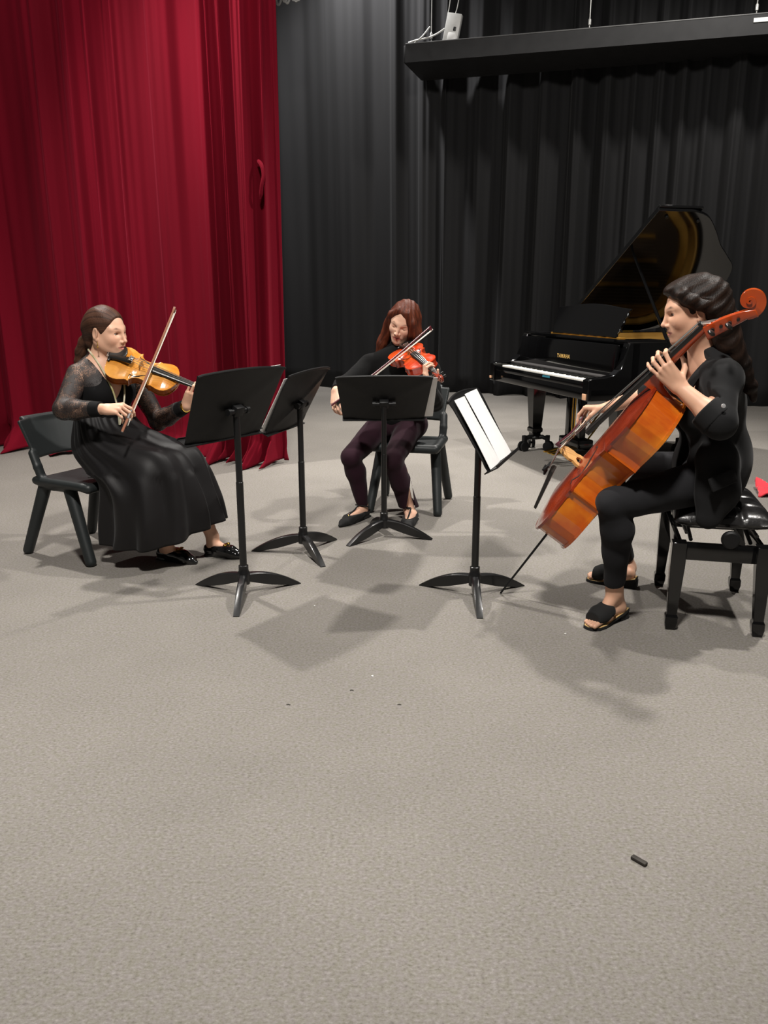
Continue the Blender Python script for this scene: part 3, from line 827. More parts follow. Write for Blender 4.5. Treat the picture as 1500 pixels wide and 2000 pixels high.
# ================================================================ BOWED INSTRUMENTS
OUT = [(0, 0), (.004, .075), (.02, .155), (.05, .215), (.09, .258), (.14, .284), (.195, .293), (.25, .283), (.30, .261), (.335, .243), (.362, .241), (.385, .254),
       (.392, .250), (.398, .222), (.42, .190), (.455, .166), (.50, .156), (.55, .158), (.60, .172), (.635, .190), (.655, .207),
       (.662, .220), (.672, .214), (.70, .209), (.74, .222), (.79, .235), (.84, .238), (.89, .224), (.93, .190), (.965, .135), (.988, .075), (1, .022)]
oX = np.array([p[0] for p in OUT]); oY = np.array([p[1] for p in OUT])
ebony_w = mat('ebony', (.012, .011, .010), .32, spec=.5)
hairm = mat('bow hair', (.80, .74, .64), .6)
silver = mat('silver', (.7, .7, .68), .25, 1)
maple_b = mat('bridge maple', lin('c99a5c')[:3], .5, var=(30, lin('b58448')[:3], (1, 6, 1)))
stringm = mat('string steel', (.35, .34, .32), .35, .9)
def varnish(nm, c1, c2, c3):
    m = mat(nm, c1, .22, spec=.5, coat=.6, coat_rough=.12)
    nt = m.node_tree; N = nt.nodes; L = nt.links; b = N['Principled BSDF']
    tc = N.new('ShaderNodeTexCoord'); mp = N.new('ShaderNodeMapping'); mp.inputs['Scale'].default_value = (14, 90, 14)
    n1 = N.new('ShaderNodeTexNoise'); n1.inputs['Scale'].default_value = 1.0; n1.inputs['Detail'].default_value = 4
    L.new(tc.outputs['Object'], mp.inputs['Vector']); L.new(mp.outputs['Vector'], n1.inputs['Vector'])
    n2 = N.new('ShaderNodeTexNoise'); n2.inputs['Scale'].default_value = 7; n2.inputs['Detail'].default_value = 3
    L.new(tc.outputs['Object'], n2.inputs['Vector'])
    r1 = N.new('ShaderNodeValToRGB'); r1.color_ramp.elements[0].position = .3; r1.color_ramp.elements[1].position = .7
    r1.color_ramp.elements[0].color = lin(c1); r1.color_ramp.elements[1].color = lin(c2)
    mx = N.new('ShaderNodeMix'); mx.data_type = 'RGBA'; mx.inputs['B'].default_value = lin(c3)
    mr = N.new('ShaderNodeMapRange'); mr.inputs['From Min'].default_value = .45; mr.inputs['From Max'].default_value = .7
    mr.inputs['To Max'].default_value = .75
    L.new(n1.outputs['Fac'], r1.inputs['Fac']); L.new(n2.outputs['Fac'], mr.inputs['Value'])
    L.new(r1.outputs['Color'], mx.inputs['A']); L.new(mr.outputs['Result'], mx.inputs['Factor']); L.new(mx.outputs['Result'], b.inputs['Base Color'])
    return m
ZBR, FZ = {}, {}
def make_fiddle(name, label, cat, L, rib, kind, vtop, vside, vneck, pegm):
    """local frame: x from the tail to the scroll, y across, z out of the top plate; origin at the tail on the rib mid-line"""
    t = thing(name, label, cat)
    cello = kind == 'cello'; k = L
    A = .046 * L if not cello else .036 * L        # arch
    hw = lambda x: np.interp(x, oX, oY) * L
    xs = np.unique(np.concatenate([np.linspace(0, 1, 120), oX])); xs[0] = .0008
    zt, zb = rib / 2, -rib / 2; oh = .008 * L; th = .011 * L
    def plate(nm, z, sgn, m):
        nv = 18; Vt = []; Vb = []
        for x in xs:
            w = hw(x) + oh
            xx = (x - .5) * (L + 2 * oh) + L / 2
            for j in range(nv + 1):
                v = j / nv * 2 - 1; y = w * v
                e = min(1, 6.0 * x, 6.0 * (1 - x)); e = max(e, 0) ** .7
                prof = (1 - abs(v) ** 2.2) ** 1.25
                ed = .10 * A * max(0, (abs(v) - .86) / .14)
                Vt.append((xx, y, z + sgn * (th + A * e * prof + ed))); Vb.append((xx, y, z))
        n1 = nv + 1; F = []; N0 = len(Vt)
        for i in range(len(xs) - 1):
            for j in range(nv):
                q = (i * n1 + j, (i + 1) * n1 + j, (i + 1) * n1 + j + 1, i * n1 + j + 1); F += [q, tuple(N0 + a for a in q[::-1])]
        for i in range(len(xs) - 1):
            for j in (0, nv): F.append((i * n1 + j, (i + 1) * n1 + j, N0 + (i + 1) * n1 + j, N0 + i * n1 + j))
        for i in (0, len(xs) - 1):
            for j in range(nv): F.append((i * n1 + j, i * n1 + j + 1, N0 + i * n1 + j + 1, N0 + i * n1 + j))
        return MB().add(Vt + Vb, F).build(nm, m, t, ang=40)
    def ztop(x, y):
        w = hw(x / L) + oh; v = min(abs(y) / max(w, 1e-6), 1); e = max(min(1, 6 * x / L, 6 * (1 - x / L)), 0) ** .7
        return zt + th + A * e * (1 - v ** 2.2) ** 1.25
    top = plate('top_plate', zt, 1, vtop); plate('back_plate', zb, -1, vside)
    ring = [(x * L, hw(x)) for x in xs] + [(x * L, -hw(x)) for x in xs[::-1]]
    mb = MB(); n = len(ring); mb.add([(x, y, zb) for x, y in ring] + [(x, y, zt) for x, y in ring], [(i, (i + 1) % n, n + (i + 1) % n, n + i) for i in range(n)])
    mb.build('ribs', vside, t, ang=40)
    # sound holes: dark ribbons on the closed top, coloured as the shade inside
    for sg in (-1, 1):
        pts = [(.375, .205), (.385, .185), (.405, .178), (.44, .178), (.48, .160), (.52, .135), (.555, .120), (.580, .112), (.592, .098), (.580, .085)]
        wd = [.010, .012, .010, .010, .016, .016, .010, .009, .010, .010]
        cp = crspline([V(a, b, 0) for a, b in pts], 5); ww = np.interp(np.linspace(0, 1, len(cp)), np.linspace(0, 1, len(wd)), wd)
        Vv = []; F = []
        for i, p in enumerate(cp):
            d = unit(cp[min(i + 1, len(cp) - 1)] - cp[max(i - 1, 0)]); nn = V(-d[1], d[0], 0)
            for s_ in (-1, 1):
                q = p + nn * ww[i] * .5 * s_; Vv.append((q[0] * L, sg * q[1] * L * .92, ztop(q[0] * L, q[1] * L * .92) + .0006))
        for i in range(len(cp) - 1): F.append((2 * i, 2 * i + 1, 2 * i + 3, 2 * i + 2))
        o = MB().add(Vv, F).build('sound_hole', mat('sound hole painted shade', (.012, .006, .003), .8), top)
        md = o.modifiers.new('Solidify', 'SOLIDIFY'); md.thickness = .0008; md.offset = 0
    # neck
    nl = (.37 if not cello else .37) * L     # body end to nut
    ztip = zt + th + A * .2
    slope = math.radians(5.5 if not cello else 6.0)
    fx0, fx1 = L * (1 - .40), L + nl                # fingerboard
    if cello: fx0 = L * (1 - .41)
    def fz(x): return zt + th + (.050 if not cello else .052) * L - (x - L) * math.tan(slope) if False else zt + th + (.018 if not cello else .030) * L + (L + nl - x) * math.tan(slope)
    wf = lambda x: np.interp(x, [fx0, fx1], [.058 * L if not cello else .041 * L, .033 * L if not cello else .021 * L])
    mb = MB(); rings = []
    for i in range(13):
        x = fx0 + (fx1 - fx0) * i / 12; w = wf(x); z = fz(x); tk = .016 * L
        rings.append([(x, w * math.cos(a), z + .30 * w * math.sin(a)) for a in np.linspace(0, math.pi, 9)] + [(x, -w, z - tk), (x, w, z - tk)])
    mb.loft(rings).build('fingerboard', ebony_w, t, ang=40)
    mb = MB(); rings = []
    for i in range(11):
        u = i / 10; x = L * .985 + (fx1 + .02 * L - L * .985) * u; w = wf(max(x, fx0)) * .94; z = fz(x) - .016 * L
        dp = (.062 if not cello else .055) * L * (1 - .45 * u) if u > .12 else max(.062 * L, (z - zb) * (1 - (u / .12)) + .06 * L * (u / .12))
        rings.append([(x, w * math.cos(a), z + dp * math.sin(a) * (.75 if u > .12 else 1)) for a in np.linspace(math.pi, 2 * math.pi, 11)])
    mb.loft(rings).build('neck', vneck, t, ang=50)
    # pegbox + scroll
    zn = fz(fx1) - .012 * L
    px0 = fx1; pl_ = (.20 if not cello else .19) * L
    wd0, wd1 = wf(fx1) * 1.0, wf(fx1) * .72
    tilt = math.radians(14 if not cello else 29)
    def pb(u, v, y): # along pegbox (tilted back), v thickness direction
        return (px0 + math.cos(tilt) * u + math.sin(tilt) * v, y, zn - math.sin(tilt) * u + math.cos(tilt) * v)
    mb = MB(); rings = []
    for i in range(9):
        u = i / 8; w = wd0 + (wd1 - wd0) * u; h = (.085 - .030 * u) * L * (1 if not cello else .82); tpz = .006 * L * math.sin(u * math.pi)
        rings.append([pb(pl_ * u, tpz, -w), pb(pl_ * u, tpz, w), pb(pl_ * u, -h * .8, w), pb(pl_ * u, -h, w * .6), pb(pl_ * u, -h, -w * .6), pb(pl_ * u, -h * .8, -w)])
    rings.append([pb(pl_ + .05 * L, -.016 * L, -wd1 * .8), pb(pl_ + .05 * L, -.016 * L, wd1 * .8), pb(pl_ + .05 * L, -.04 * L, wd1 * .8), pb(pl_ + .05 * L, -.054 * L, wd1 * .6), pb(pl_ + .05 * L, -.054 * L, -wd1 * .6), pb(pl_ + .05 * L, -.04 * L, -wd1 * .8)])
    mb.loft(rings); pbx = mb.build('pegbox', vneck, t, ang=35, bev=.004 * L if cello else 0)
    # spiral scroll
    mb = MB(); R0 = (.082 if not cello else .088) * L; cu, cv = pl_ + .040 * L, R0 * .36
    turns = 2.35; nS = 80; rings = []
    for i in range(nS + 1):
        a = turns * 2 * math.pi * i / nS
        ro = R0 * math.exp(-a * .155); rin = ro * .30 if i > nS * .86 else R0 * math.exp(-(a + 2 * math.pi) * .155) * .86
        wy = wd1 * (.62 + 1.0 * (i / nS) ** 1.1)
        ang = -2.0 + a
        ca, sa = math.cos(ang), math.sin(ang)
        p = lambda r, y: pb(cu + ca * r, cv + sa * r, y)
        rings.append([p(ro, -wy * .92), p(ro * .985, -wy), p(rin, -wy), p(rin, wy), p(ro * .985, wy), p(ro, wy * .92)])
    mb.loft(rings); mb.build('scroll', vneck, pbx, ang=35)
    # pegs
    for i in range(4):
        sg = 1 if i % 2 else -1; u = pl_ * (.20 + .21 * i); m_ = MB(); c = np.array(pb(u, -.026 * L, 0)); rp = (.011 if not cello else .011) * L
        ax = V(0, sg, 0); ext = (.075 if not cello else .062) * L
        m_.tube([c - ax * (wd0 + .01 * L), c + ax * (wd0 + ext * .35)], [rp * .7, rp], 10)
        m_.tube([c + ax * (wd0 + ext * .30), c + ax * (wd0 + ext * .6), c + ax * (wd0 + ext * 1.0), c + ax * (wd0 + ext * 1.12)], [rp * .8, rp * 1.7, rp * 1.9, rp * .8], 12, up=V(1, 0, 0), flat=.45)
        m_.build('peg', pegm, pbx)
    mb = MB(); mb.box((fx1 + .004 * L, 0, fz(fx1) + .006 * L), (.014 * L, wf(fx1) * 2, .02 * L), bev=.002 * L if cello else .001); mb.build('nut', ebony_w, t)
    # bridge
    bxp = .475 * L if not cello else .415 * L
    fzb = fz(fx0) + wf(fx0) * .3; bh = (fzb - ztop(bxp, 0)) + (.045 * L if not cello else .04 * L) + (fx0 - bxp) * math.tan(slope) * .6
    zb0 = ztop(bxp, .05 * L); H = bh
    sil = [(-.062, 0), (-.030, 0), (-.030, .10), (-.012, .22), (.012, .22), (.030, .10), (.030, 0), (.062, 0), (.060, .14), (.048, .30), (.056, .45), (.048, .74), (.025, .95), (0, 1), (-.025, .95), (-.048, .74), (-.056, .45), (-.048, .30), (-.060, .14)]
    mb = MB(); mb.prism([(a * L * (1.0 if not cello else .95), b * H) for a, b in sil], .014 * L, np.stack([V(0, 1, 0), V(0, 0, 1), V(1, 0, 0)], 1), (bxp - .007 * L, 0, zb0 - .002 * L))
    mb.build('bridge', maple_b, t, ang=25)
    zbr = zb0 + H
    # tailpiece
    tx0, tx1 = .015 * L, (.36 * L if not cello else .285 * L)
    mb = MB(); rings = []
    for i in range(9):
        u = i / 8; x = tx0 + (tx1 - tx0) * u; w = (.022 + .036 * u) * L * (1 if not cello else .72); z = zt + th + .03 * L + (zbr - zt - th) * (.20 + .42 * u) * (1 if not cello else .85)
        rings.append([(x, w * math.cos(a), z + .40 * w * math.sin(a)) for a in np.linspace(0, math.pi, 7)] + [(x, -w, z - .012 * L), (x, w, z - .012 * L)])
    zt1 = rings[-1][3][2]
    tp = mb.loft(rings).build('tailpiece', ebony_w, t, ang=40)
    mb = MB()
    for i in range(4):
        y = (i - 1.5) * .022 * L * (1 if not cello else .72)
        mb.tube([(tx1 - .05 * L, y, zt1 + .002), (tx1 - .03 * L, y, zt1 + .016 * L), (tx1 + .01 * L, y, zt1 + .014 * L)], .007 * L, 7); mb.lathe([(.005 * L, 0), (.008 * L, .004 * L), (.008 * L, .018 * L)], (tx1 - .03 * L, y, zt1 + .012 * L), n=8)
    mb.build('fine_tuner', satin if cello else silver, tp)
    # strings
    for i in range(4):
        a = (i - 1.5); yb = a * (.032 if not cello else .022) * L; yn = a * (.0165 if not cello else .0105) * L
        z_b = zbr - .006 * L * a * a * (1 if not cello else .6) + .001
        mb = MB(); mb.tube([(tx1, a * .020 * L, zt1 + .006 * L), (bxp, yb, z_b), (fx1, yn, fz(fx1) + .3 * wf(fx1) + .008 * L), pb(pl_ * (.2 + .2 * i), -.012 * L, 0)], (.0011 if not cello else .0016) * (1 + .12 * i), 5)
        mb.build('string', stringm, t)
    if not cello:
        # chin rest over the tailpiece on the bass side, with clamp
        m_ = S(); 
        for sg in (1,):
            m_.ell((.075 * L, sg * .115 * L, zt + th + .05 * L), (.135 * L, .15 * L, .026 * L), k=.005)
            m_.ell((.075 * L, sg * .115 * L, zt + th + .088 * L), (.125 * L, .135 * L, .030 * L), k=.005, op='-')
            m_.rc((.0, .03 * L, zt + th + .035 * L), (.02 * L, -.05 * L, zt + th + .030 * L), .018 * L, k=.01)
        m_.build('chin_rest', ebony_w, t, .002, world=False)
        mb = MB()
        for y in (.0, .07 * L): mb.tube([(-.018 * L, y, zt + .07 * L), (-.018 * L, y, zb - .01 * L)], .007 * L, 7)
        mb.box((-.012 * L, .035 * L, zt + .07 * L), (.03 * L, .09 * L, .01 * L)); mb.box((-.008 * L, .035 * L, zb - .016 * L), (.03 * L, .09 * L, .01 * L)); mb.build('chin_rest_clamp', silver, t)
        mb = MB(); mb.lathe([(.02 * L, 0), (.028 * L, -.02 * L), (.012 * L, -.04 * L)], (0, 0, 0), roty(math.pi / 2), n=14); mb.build('end_button', ebony_w, t)
    ZBR[name] = zbr; FZ[name] = fz
    return t
WoodO = lambda h: lin(h)[:3]
v_amb_t = varnish('amber varnish top', WoodO('c8822e'), WoodO('b5701f'), WoodO('dfa456'))
v_amb_s = varnish('amber varnish flamed', WoodO('8a4312'), WoodO('a85c1c'), WoodO('9c5218'))
v_amb_n = varnish('amber varnish neck', WoodO('a8682e'), WoodO('8f5222'), WoodO('b87a3c'))
v_red_t = varnish('red orange varnish top', WoodO('c23a14'), WoodO('b03010'), WoodO('d6551c'))
v_red_s = varnish('red orange varnish flamed', WoodO('8f2410'), WoodO('a83614'), WoodO('c44a18'))
v_red_n = varnish('red varnish neck', WoodO('7a2a1c'), WoodO('8f3a24'), WoodO('6e2418'))
v_cel_t = varnish('cello varnish top', WoodO('862a12'), WoodO('74220e'), WoodO('943616'))
v_cel_s = varnish('cello varnish ribs', WoodO('b04a0f'), WoodO('bf5a11'), WoodO('d2801f'))
v_cel_n = varnish('cello varnish scroll', WoodO('a83a10'), WoodO('b5450f'), WoodO('b84c14'))
neck_pale = varnish('oiled neck maple', WoodO('a8743a'), WoodO('b9823f'), WoodO('99652f'))
def pose(o, tail, tip, up_hint, Lref):
    """put local x along tail->tip and local z as near up_hint as possible; returns R, origin"""
    x = unit(tip - tail); z = unit(up_hint - x * (x @ up_hint)); y = np.cross(z, x)
    R = np.stack([x, y, z], 1); place(o, R, tail); return R, tail
# violin of the woman in the long skirt
vA = make_fiddle('violin', 'amber violin held by the woman in the lace sleeved top', 'violin', .348, .032, 'violin', v_amb_t, v_amb_s, v_amb_n, ebony_w)
tA = P(214, 706, 4.03); nA = P(378, 760, 3.99)
viewA = unit(V(0, 0, CAMH) - tA)
RA, OA = pose(vA, tA, nA, viewA * .80 + V(.12, -.05, .72), .36)
# violin of the woman in plum leggings
vB = make_fiddle('viola', 'bright red orange viola held by the woman in plum leggings', 'viola', .362, .034, 'violin', v_red_t, v_red_s, v_red_n, ebony_w)
tB = P(786, 687, 4.86); nB = P(847, 731, 4.42)
RB, OB = pose(vB, tB, tB + unit(nB - tB), V(-.26, -.45, .9), .362)
# cello
vC = make_fiddle('cello', 'large red brown cello leaning on the seated cellist', 'cello', .728, .118, 'cello', v_cel_t, v_cel_s, v_cel_n, ebony_w)
ceA = P(1083, 1024, 3.32); ceB = P(1462, 607, 2.84)
axC = unit(ceB - ceA); viewC = unit(V(0, 0, CAMH) - (ceA + ceB) / 2)
upC = np.cross(axC, viewC); upC = unit(upC) * (1 if upC[0] < 0 else -1)
sinT = .15
zC = unit(upC * math.sqrt(1 - sinT ** 2) + viewC * sinT)
RC, OC = pose(vC, ceA, ceB, zC, .728)
# end pin of the cello (a part)
tipC = PZ(978, 1158, .004)
mb = MB(); mb.tube([OC, OC + unit(tipC - OC) * .035], [.019, .013], 14); mb.tube([OC + unit(tipC - OC) * .03, tipC], [.0052, .0045], 8); mb.tube([tipC + unit(OC - tipC) * .02, tipC], [.004, .0012], 8)
mb.build('end_pin', satin, vC, world=True)
def make_bow(label, frog, tip, hair_side, holder, col=lin('6b3a22')[:3], L=None):
    """stick from the frog end to the tip; hair on hair_side"""
    t = thing('bow', label, 'bow'); ax = tip - frog; L = np.linalg.norm(ax); x = ax / L
    z = unit(hair_side - x * (x @ hair_side)); y = np.cross(z, x); R = np.stack([x, y, z], 1); place(t, R, frog)
    wood = mat('pernambuco ' + holder, col, .3, coat=.4)
    pts = [(-.018, 0, 0)] + [(L * u, 0, .012 * math.sin(math.pi * u)) for u in np.linspace(0, 1, 14)]
    mb = MB(); mb.tube(pts, [.0062] + list(np.linspace(.0062, .0048, 14)), 8); mb.build('stick', wood, t)
    mb = MB(); mb.prism([(L - .012, .004), (L + .010, .000), (L + .006, .024), (L - .002, .024)], .010, np.stack([V(1, 0, 0), V(0, 0, 1), V(0, -1, 0)], 1), (0, .005, -.004)); mb.build('head', wood, t, ang=25)
    mb = MB(); mb.box((L + .004, 0, .0205), (.010, .011, .003)); mb.build('head_plate', mat('ivory', (.8, .77, .7), .4), t)
    mb = MB(); mb.loft([[(.012, -.006, .003), (.012, .006, .003), (.012, .006, .022), (.012, -.006, .022)], [(.055, -.006, .003), (.055, .006, .003), (.055, .0055, .016), (.055, -.0055, .016)]]); mb.build('frog', ebony_w, t, bev=.001)
    mb = MB(); mb.tube([(-.020, 0, 0), (.004, 0, 0)], .0056, 8); mb.build('screw_button', silver, t)
    mb = MB(); mb.tube([(.055, 0, 0), (.10, 0, .001)], .0055, 8); mb.build('grip', mat('silver lapping', (.25, .25, .25), .4, .6), t)
    mb = MB(); mb.loft([[(.03, -.0075, .021), (.03, .0075, .021), (.03, .0075, .0230), (.03, -.0075, .0230)], [(L, -.0068, .021), (L, .0068, .021), (L, .0068, .0230), (L, -.0068, .0230)]]); mb.build('hair', hairm, t, ang=25)
    return R, frog
def bow_line(R, O, L, xs_, z, fpx, fpy, fy, length):
    """frog on pixel ray at depth fy, passing over the strings at station xs_"""
    c = O + R @ V(xs_ * L, 0, z); f = P(fpx, fpy, fy); return f, f + unit(c - f) * length
bowA0, bowA1 = bow_line(RA, OA, .348, .64, ZBR['violin'] + .022, 241, 837, 3.72, .69)
make_bow('violin bow in the right hand of the woman in the lace top', bowA0, bowA1, RA @ V(0, 0, -1), 'warm', lin('8a5a44')[:3])
bowB0, bowB1 = bow_line(RB, OB, .362, .52, ZBR['viola'] + .024, 652, 788, 4.60, .68)
make_bow('viola bow crossing the red viola before the middle woman', bowB0, bowB1, RB @ V(0, 0, -1), 'dark red', lin('5a2028')[:3])
bowC0, bowC1 = bow_line(RC, OC, .728, .445, ZBR['cello'] + .014, 1139, 812, 3.78, .66)
make_bow('cello bow pointing across the cello strings above the bridge', bowC0, bowC1, RC @ V(0, 0, -1), 'plum', lin('4a1c28')[:3])
def pxl(p):
    x, y, z = p; z -= CAMH; zc = y * CP - z * SP; return round(750 + FPX * x / zc), round(1000 - FPX * (y * SP + z * CP) / zc)
for nm, R_, O_, l_ in (('A', RA, OA, .348), ('B', RB, OB, .362), ('C', RC, OC, .728)):
    for u in (0, .5, 1.0, 1.1, 1.2, 1.3, 1.4, 1.55): q_ = O_ + R_ @ V(u * l_, 0, .03); print('FID', nm, u, np.round(q_, 3), pxl(q_))
for nm, a, b in (('A', bowA0, bowA1), ('B', bowB0, bowB1), ('C', bowC0, bowC1)): print('BOW', nm, a, b, pxl(a), pxl(b))
# ================================================================ PEOPLE
def skin_mat(nm, sss=.12):
    m = mat(nm, (.6, .36, .26), .48, spec=.35, sss=sss, attr='tint')
    return m
skin = skin_mat('skin')
eyem = mat('eye', (.8, .8, .8), .15, spec=.5, attr='tint')
def hframe(fwd, up):
    f = unit(fwd); r = unit(np.cross(f, up)); u = np.cross(r, f); return np.stack([r, f, u], 1)
def arm(s, sh, el, wr, i=0.0, k=.02, up=True, fore=True, t1=1.0):
    if up: s.rc(sh, el, .044 + i, .036 + i, k=.03)
    if fore:
        e2 = el + (wr - el) * t1
        m_ = el + (wr - el) * .28
        s.rc(el, m_, .036 + i, .037 + i, k=.02); s.rc(m_, e2, .037 + i, .0245 + (1 - t1) * .012 + i, k=.02)
FL = dict(i=(.042, .026, .021), m=(.046, .030, .022), r=(.042, .028, .021), p=(.034, .021, .019))
def hand(s, wr, F, N, side, curl, thumb, sc=.95, spread=.06, fr=.0078):
    """F wrist->knuckles, N out of the palm, side +1 right / -1 left; curl: 4 lists of bends; thumb: (out, fwd, in) direction weights per joint"""
    F = unit(F); N = unit(N - F * (F @ N)); T = np.cross(F, N) * side
    tips = {}
    kn = {}
    for nm, ty, fx, bz in (('i', .030, .088, 0), ('m', .010, .092, -.003), ('r', -.010, .087, -.002), ('p', -.028, .078, .003)):
        kn[nm] = wr + (F * fx + T * ty + N * bz) * sc
        s.rc(wr + T * ty * .55 * sc + F * .005, kn[nm], .0145 * sc, .0100 * sc, k=.012)
    s.rc(wr + T * .016 * sc + F * .02 * sc + N * .006, wr + F * .06 * sc + T * .020 * sc + N * .006, .014 * sc, .010 * sc, k=.012)
    s.rc(wr - T * .018 * sc + F * .02 * sc + N * .006, wr + F * .06 * sc - T * .022 * sc + N * .005, .012 * sc, .009 * sc, k=.012)
    for (nm, sp), cv in zip((('i', 1.2), ('m', .3), ('r', -.5), ('p', -1.4)), curl):
        a = 0; p = kn[nm]; d0 = unit(F + T * spread * sp); r = fr * sc * (1.0 if nm != 'p' else .86)
        for j, ln in enumerate(FL[nm]):
            a += cv[j]; d = d0 * math.cos(a) + N * math.sin(a); q = p + d * ln * sc
            s.rc(p, q, r * (1.06 - .1 * j), r * (.98 - .11 * j), k=.004); p = q
        tips[nm] = p
    p = wr + (F * .022 + T * .022 + N * .006) * sc
    for j, (ln, rr) in enumerate(((.042, .0125), (.034, .0095), (.026, .0082))):
        o, f, n_ = thumb[j]; d = unit(T * o + F * f + N * n_); q = p + d * ln * sc
        s.rc(p, q, rr * sc, rr * sc * .86, k=.008 if j == 0 else .004); p = q
    tips['t'] = p
    return tips
def torso(s, J, i=0.0, hips=True, bust=.052):
    Rc, Rp_ = J['Rc'], J['Rp']
    if hips: s.ell(J['pel'], (.168 + i, .122 + i, .112 + i), Rp_, k=.05)
    s.ell(J['waist'], (.122 + i, .090 + i, .14 + i), Rc, k=.06)
    s.ell(J['chest'], (.138 + i, .100 + i, .165 + i), Rc, k=.05)
    for sx in (-1, 1): s.ell(J['chest'] + Rc @ V(sx * .062, .068, -.015), (bust + .004 + i, bust + i, bust + i), Rc, k=.03)
    for sh in ('sR', 'sL'):
        s.rc(J['neck'] + Rc @ V(0, -.012, .0), J[sh], .050 + i, .043 + i, k=.035)
        s.rc(J['neck'] + Rc @ V(0, -.012, .055), J[sh] * .62 + J['neck'] * .38 + Rc @ V(0, -.01, .012), .034 + i, .030 + i, k=.03)
        s.rc(J['chest'], J[sh] - Rc @ V(0, 0, .03), .09 + i, .045 + i, k=.04)
def head(s, c, R, neck, hs=1.0, look=0, slit=True, jaw=1.0):
    L_ = lambda x, y, z: c + R @ (V(x, y, z) * hs)
    s.rc(L_(0, -.022, -.06), neck, .050 * hs, .054 * hs, k=.03)
    s.ell(L_(0, -.014, .032), V(.073, .093, .083) * hs, R, k=.02)
    s.ell(L_(0, .028, -.022), V(.0615, .062, .084) * hs, R, k=.03)
    for sx in (-1, 1):
        s.rc(L_(sx * .052, -.012, -.045), L_(sx * .014, .058, -.093), .020 * hs, .015 * hs, k=.035)
        s.ell(L_(sx * .036, .054, -.028), V(.022, .020, .022) * hs, R, k=.025)
    s.ell(L_(0, .066, -.097), V(.018, .018, .016) * hs * jaw, R, k=.020)
    for sx in (-1, 1):
        s.ell(L_(sx * .031, .094, .001), V(.021, .020, .0125) * hs, R, k=.014, op='-')
    for sx in (-1, 1):
        s.rc(L_(sx * .046, .058, .021), L_(sx * .010, .077, .018), .010 * hs, .010 * hs, k=.018)
        s.ell(L_(sx * .0315, .0635, .000), V(.0165, .0150, .0140) * hs, R, k=.006)
    if slit:
        for sx in (-1, 1): s.ell(L_(sx * .0315, .080, -.001), V(.0140, .012, .0056) * hs, R, k=.003, op='-')
    s.rc(L_(0, .080, .014), L_(0, .1025, -.029), .0070 * hs, .0072 * hs, k=.012)
    s.ell(L_(0, .1045, -.0335), V(.0088, .0092, .0078) * hs, R, k=.007)
    for sx in (-1, 1): s.ell(L_(sx * .0125, .093, -.038), V(.0062, .0085, .0058) * hs, R, k=.007)
    s.ell(L_(0, .073, -.062), V(.028, .017, .022) * hs, R, k=.018)
    for sx in (-1, 1):
        s.rc(L_(sx * .025, .075, -.064), L_(sx * .004, .0870, -.0590), .0035 * hs, .0054 * hs, k=.007)
        s.rc(L_(sx * .023, .075, -.066), L_(0, .0850, -.0705), .0035 * hs, .0066 * hs, k=.007)
    s.rc(L_(-.024, .0915, -.0645), L_(.024, .0915, -.0645), .0022 * hs, k=.004, op='-')
    for sx in (-1, 1):
        Re = R @ rotz(-sx * .35) @ rotx(-.18)
        s.ell(L_(sx * .0755, -.012, -.006), V(.0085, .018, .031) * hs, Re, k=.006)
        s.ell(L_(sx * .084, -.008, -.004), V(.0065, .011, .021) * hs, Re, k=.004, op='-')
        s.ell(L_(sx * .074, -.004, -.034), V(.006, .008, .009) * hs, Re, k=.005)
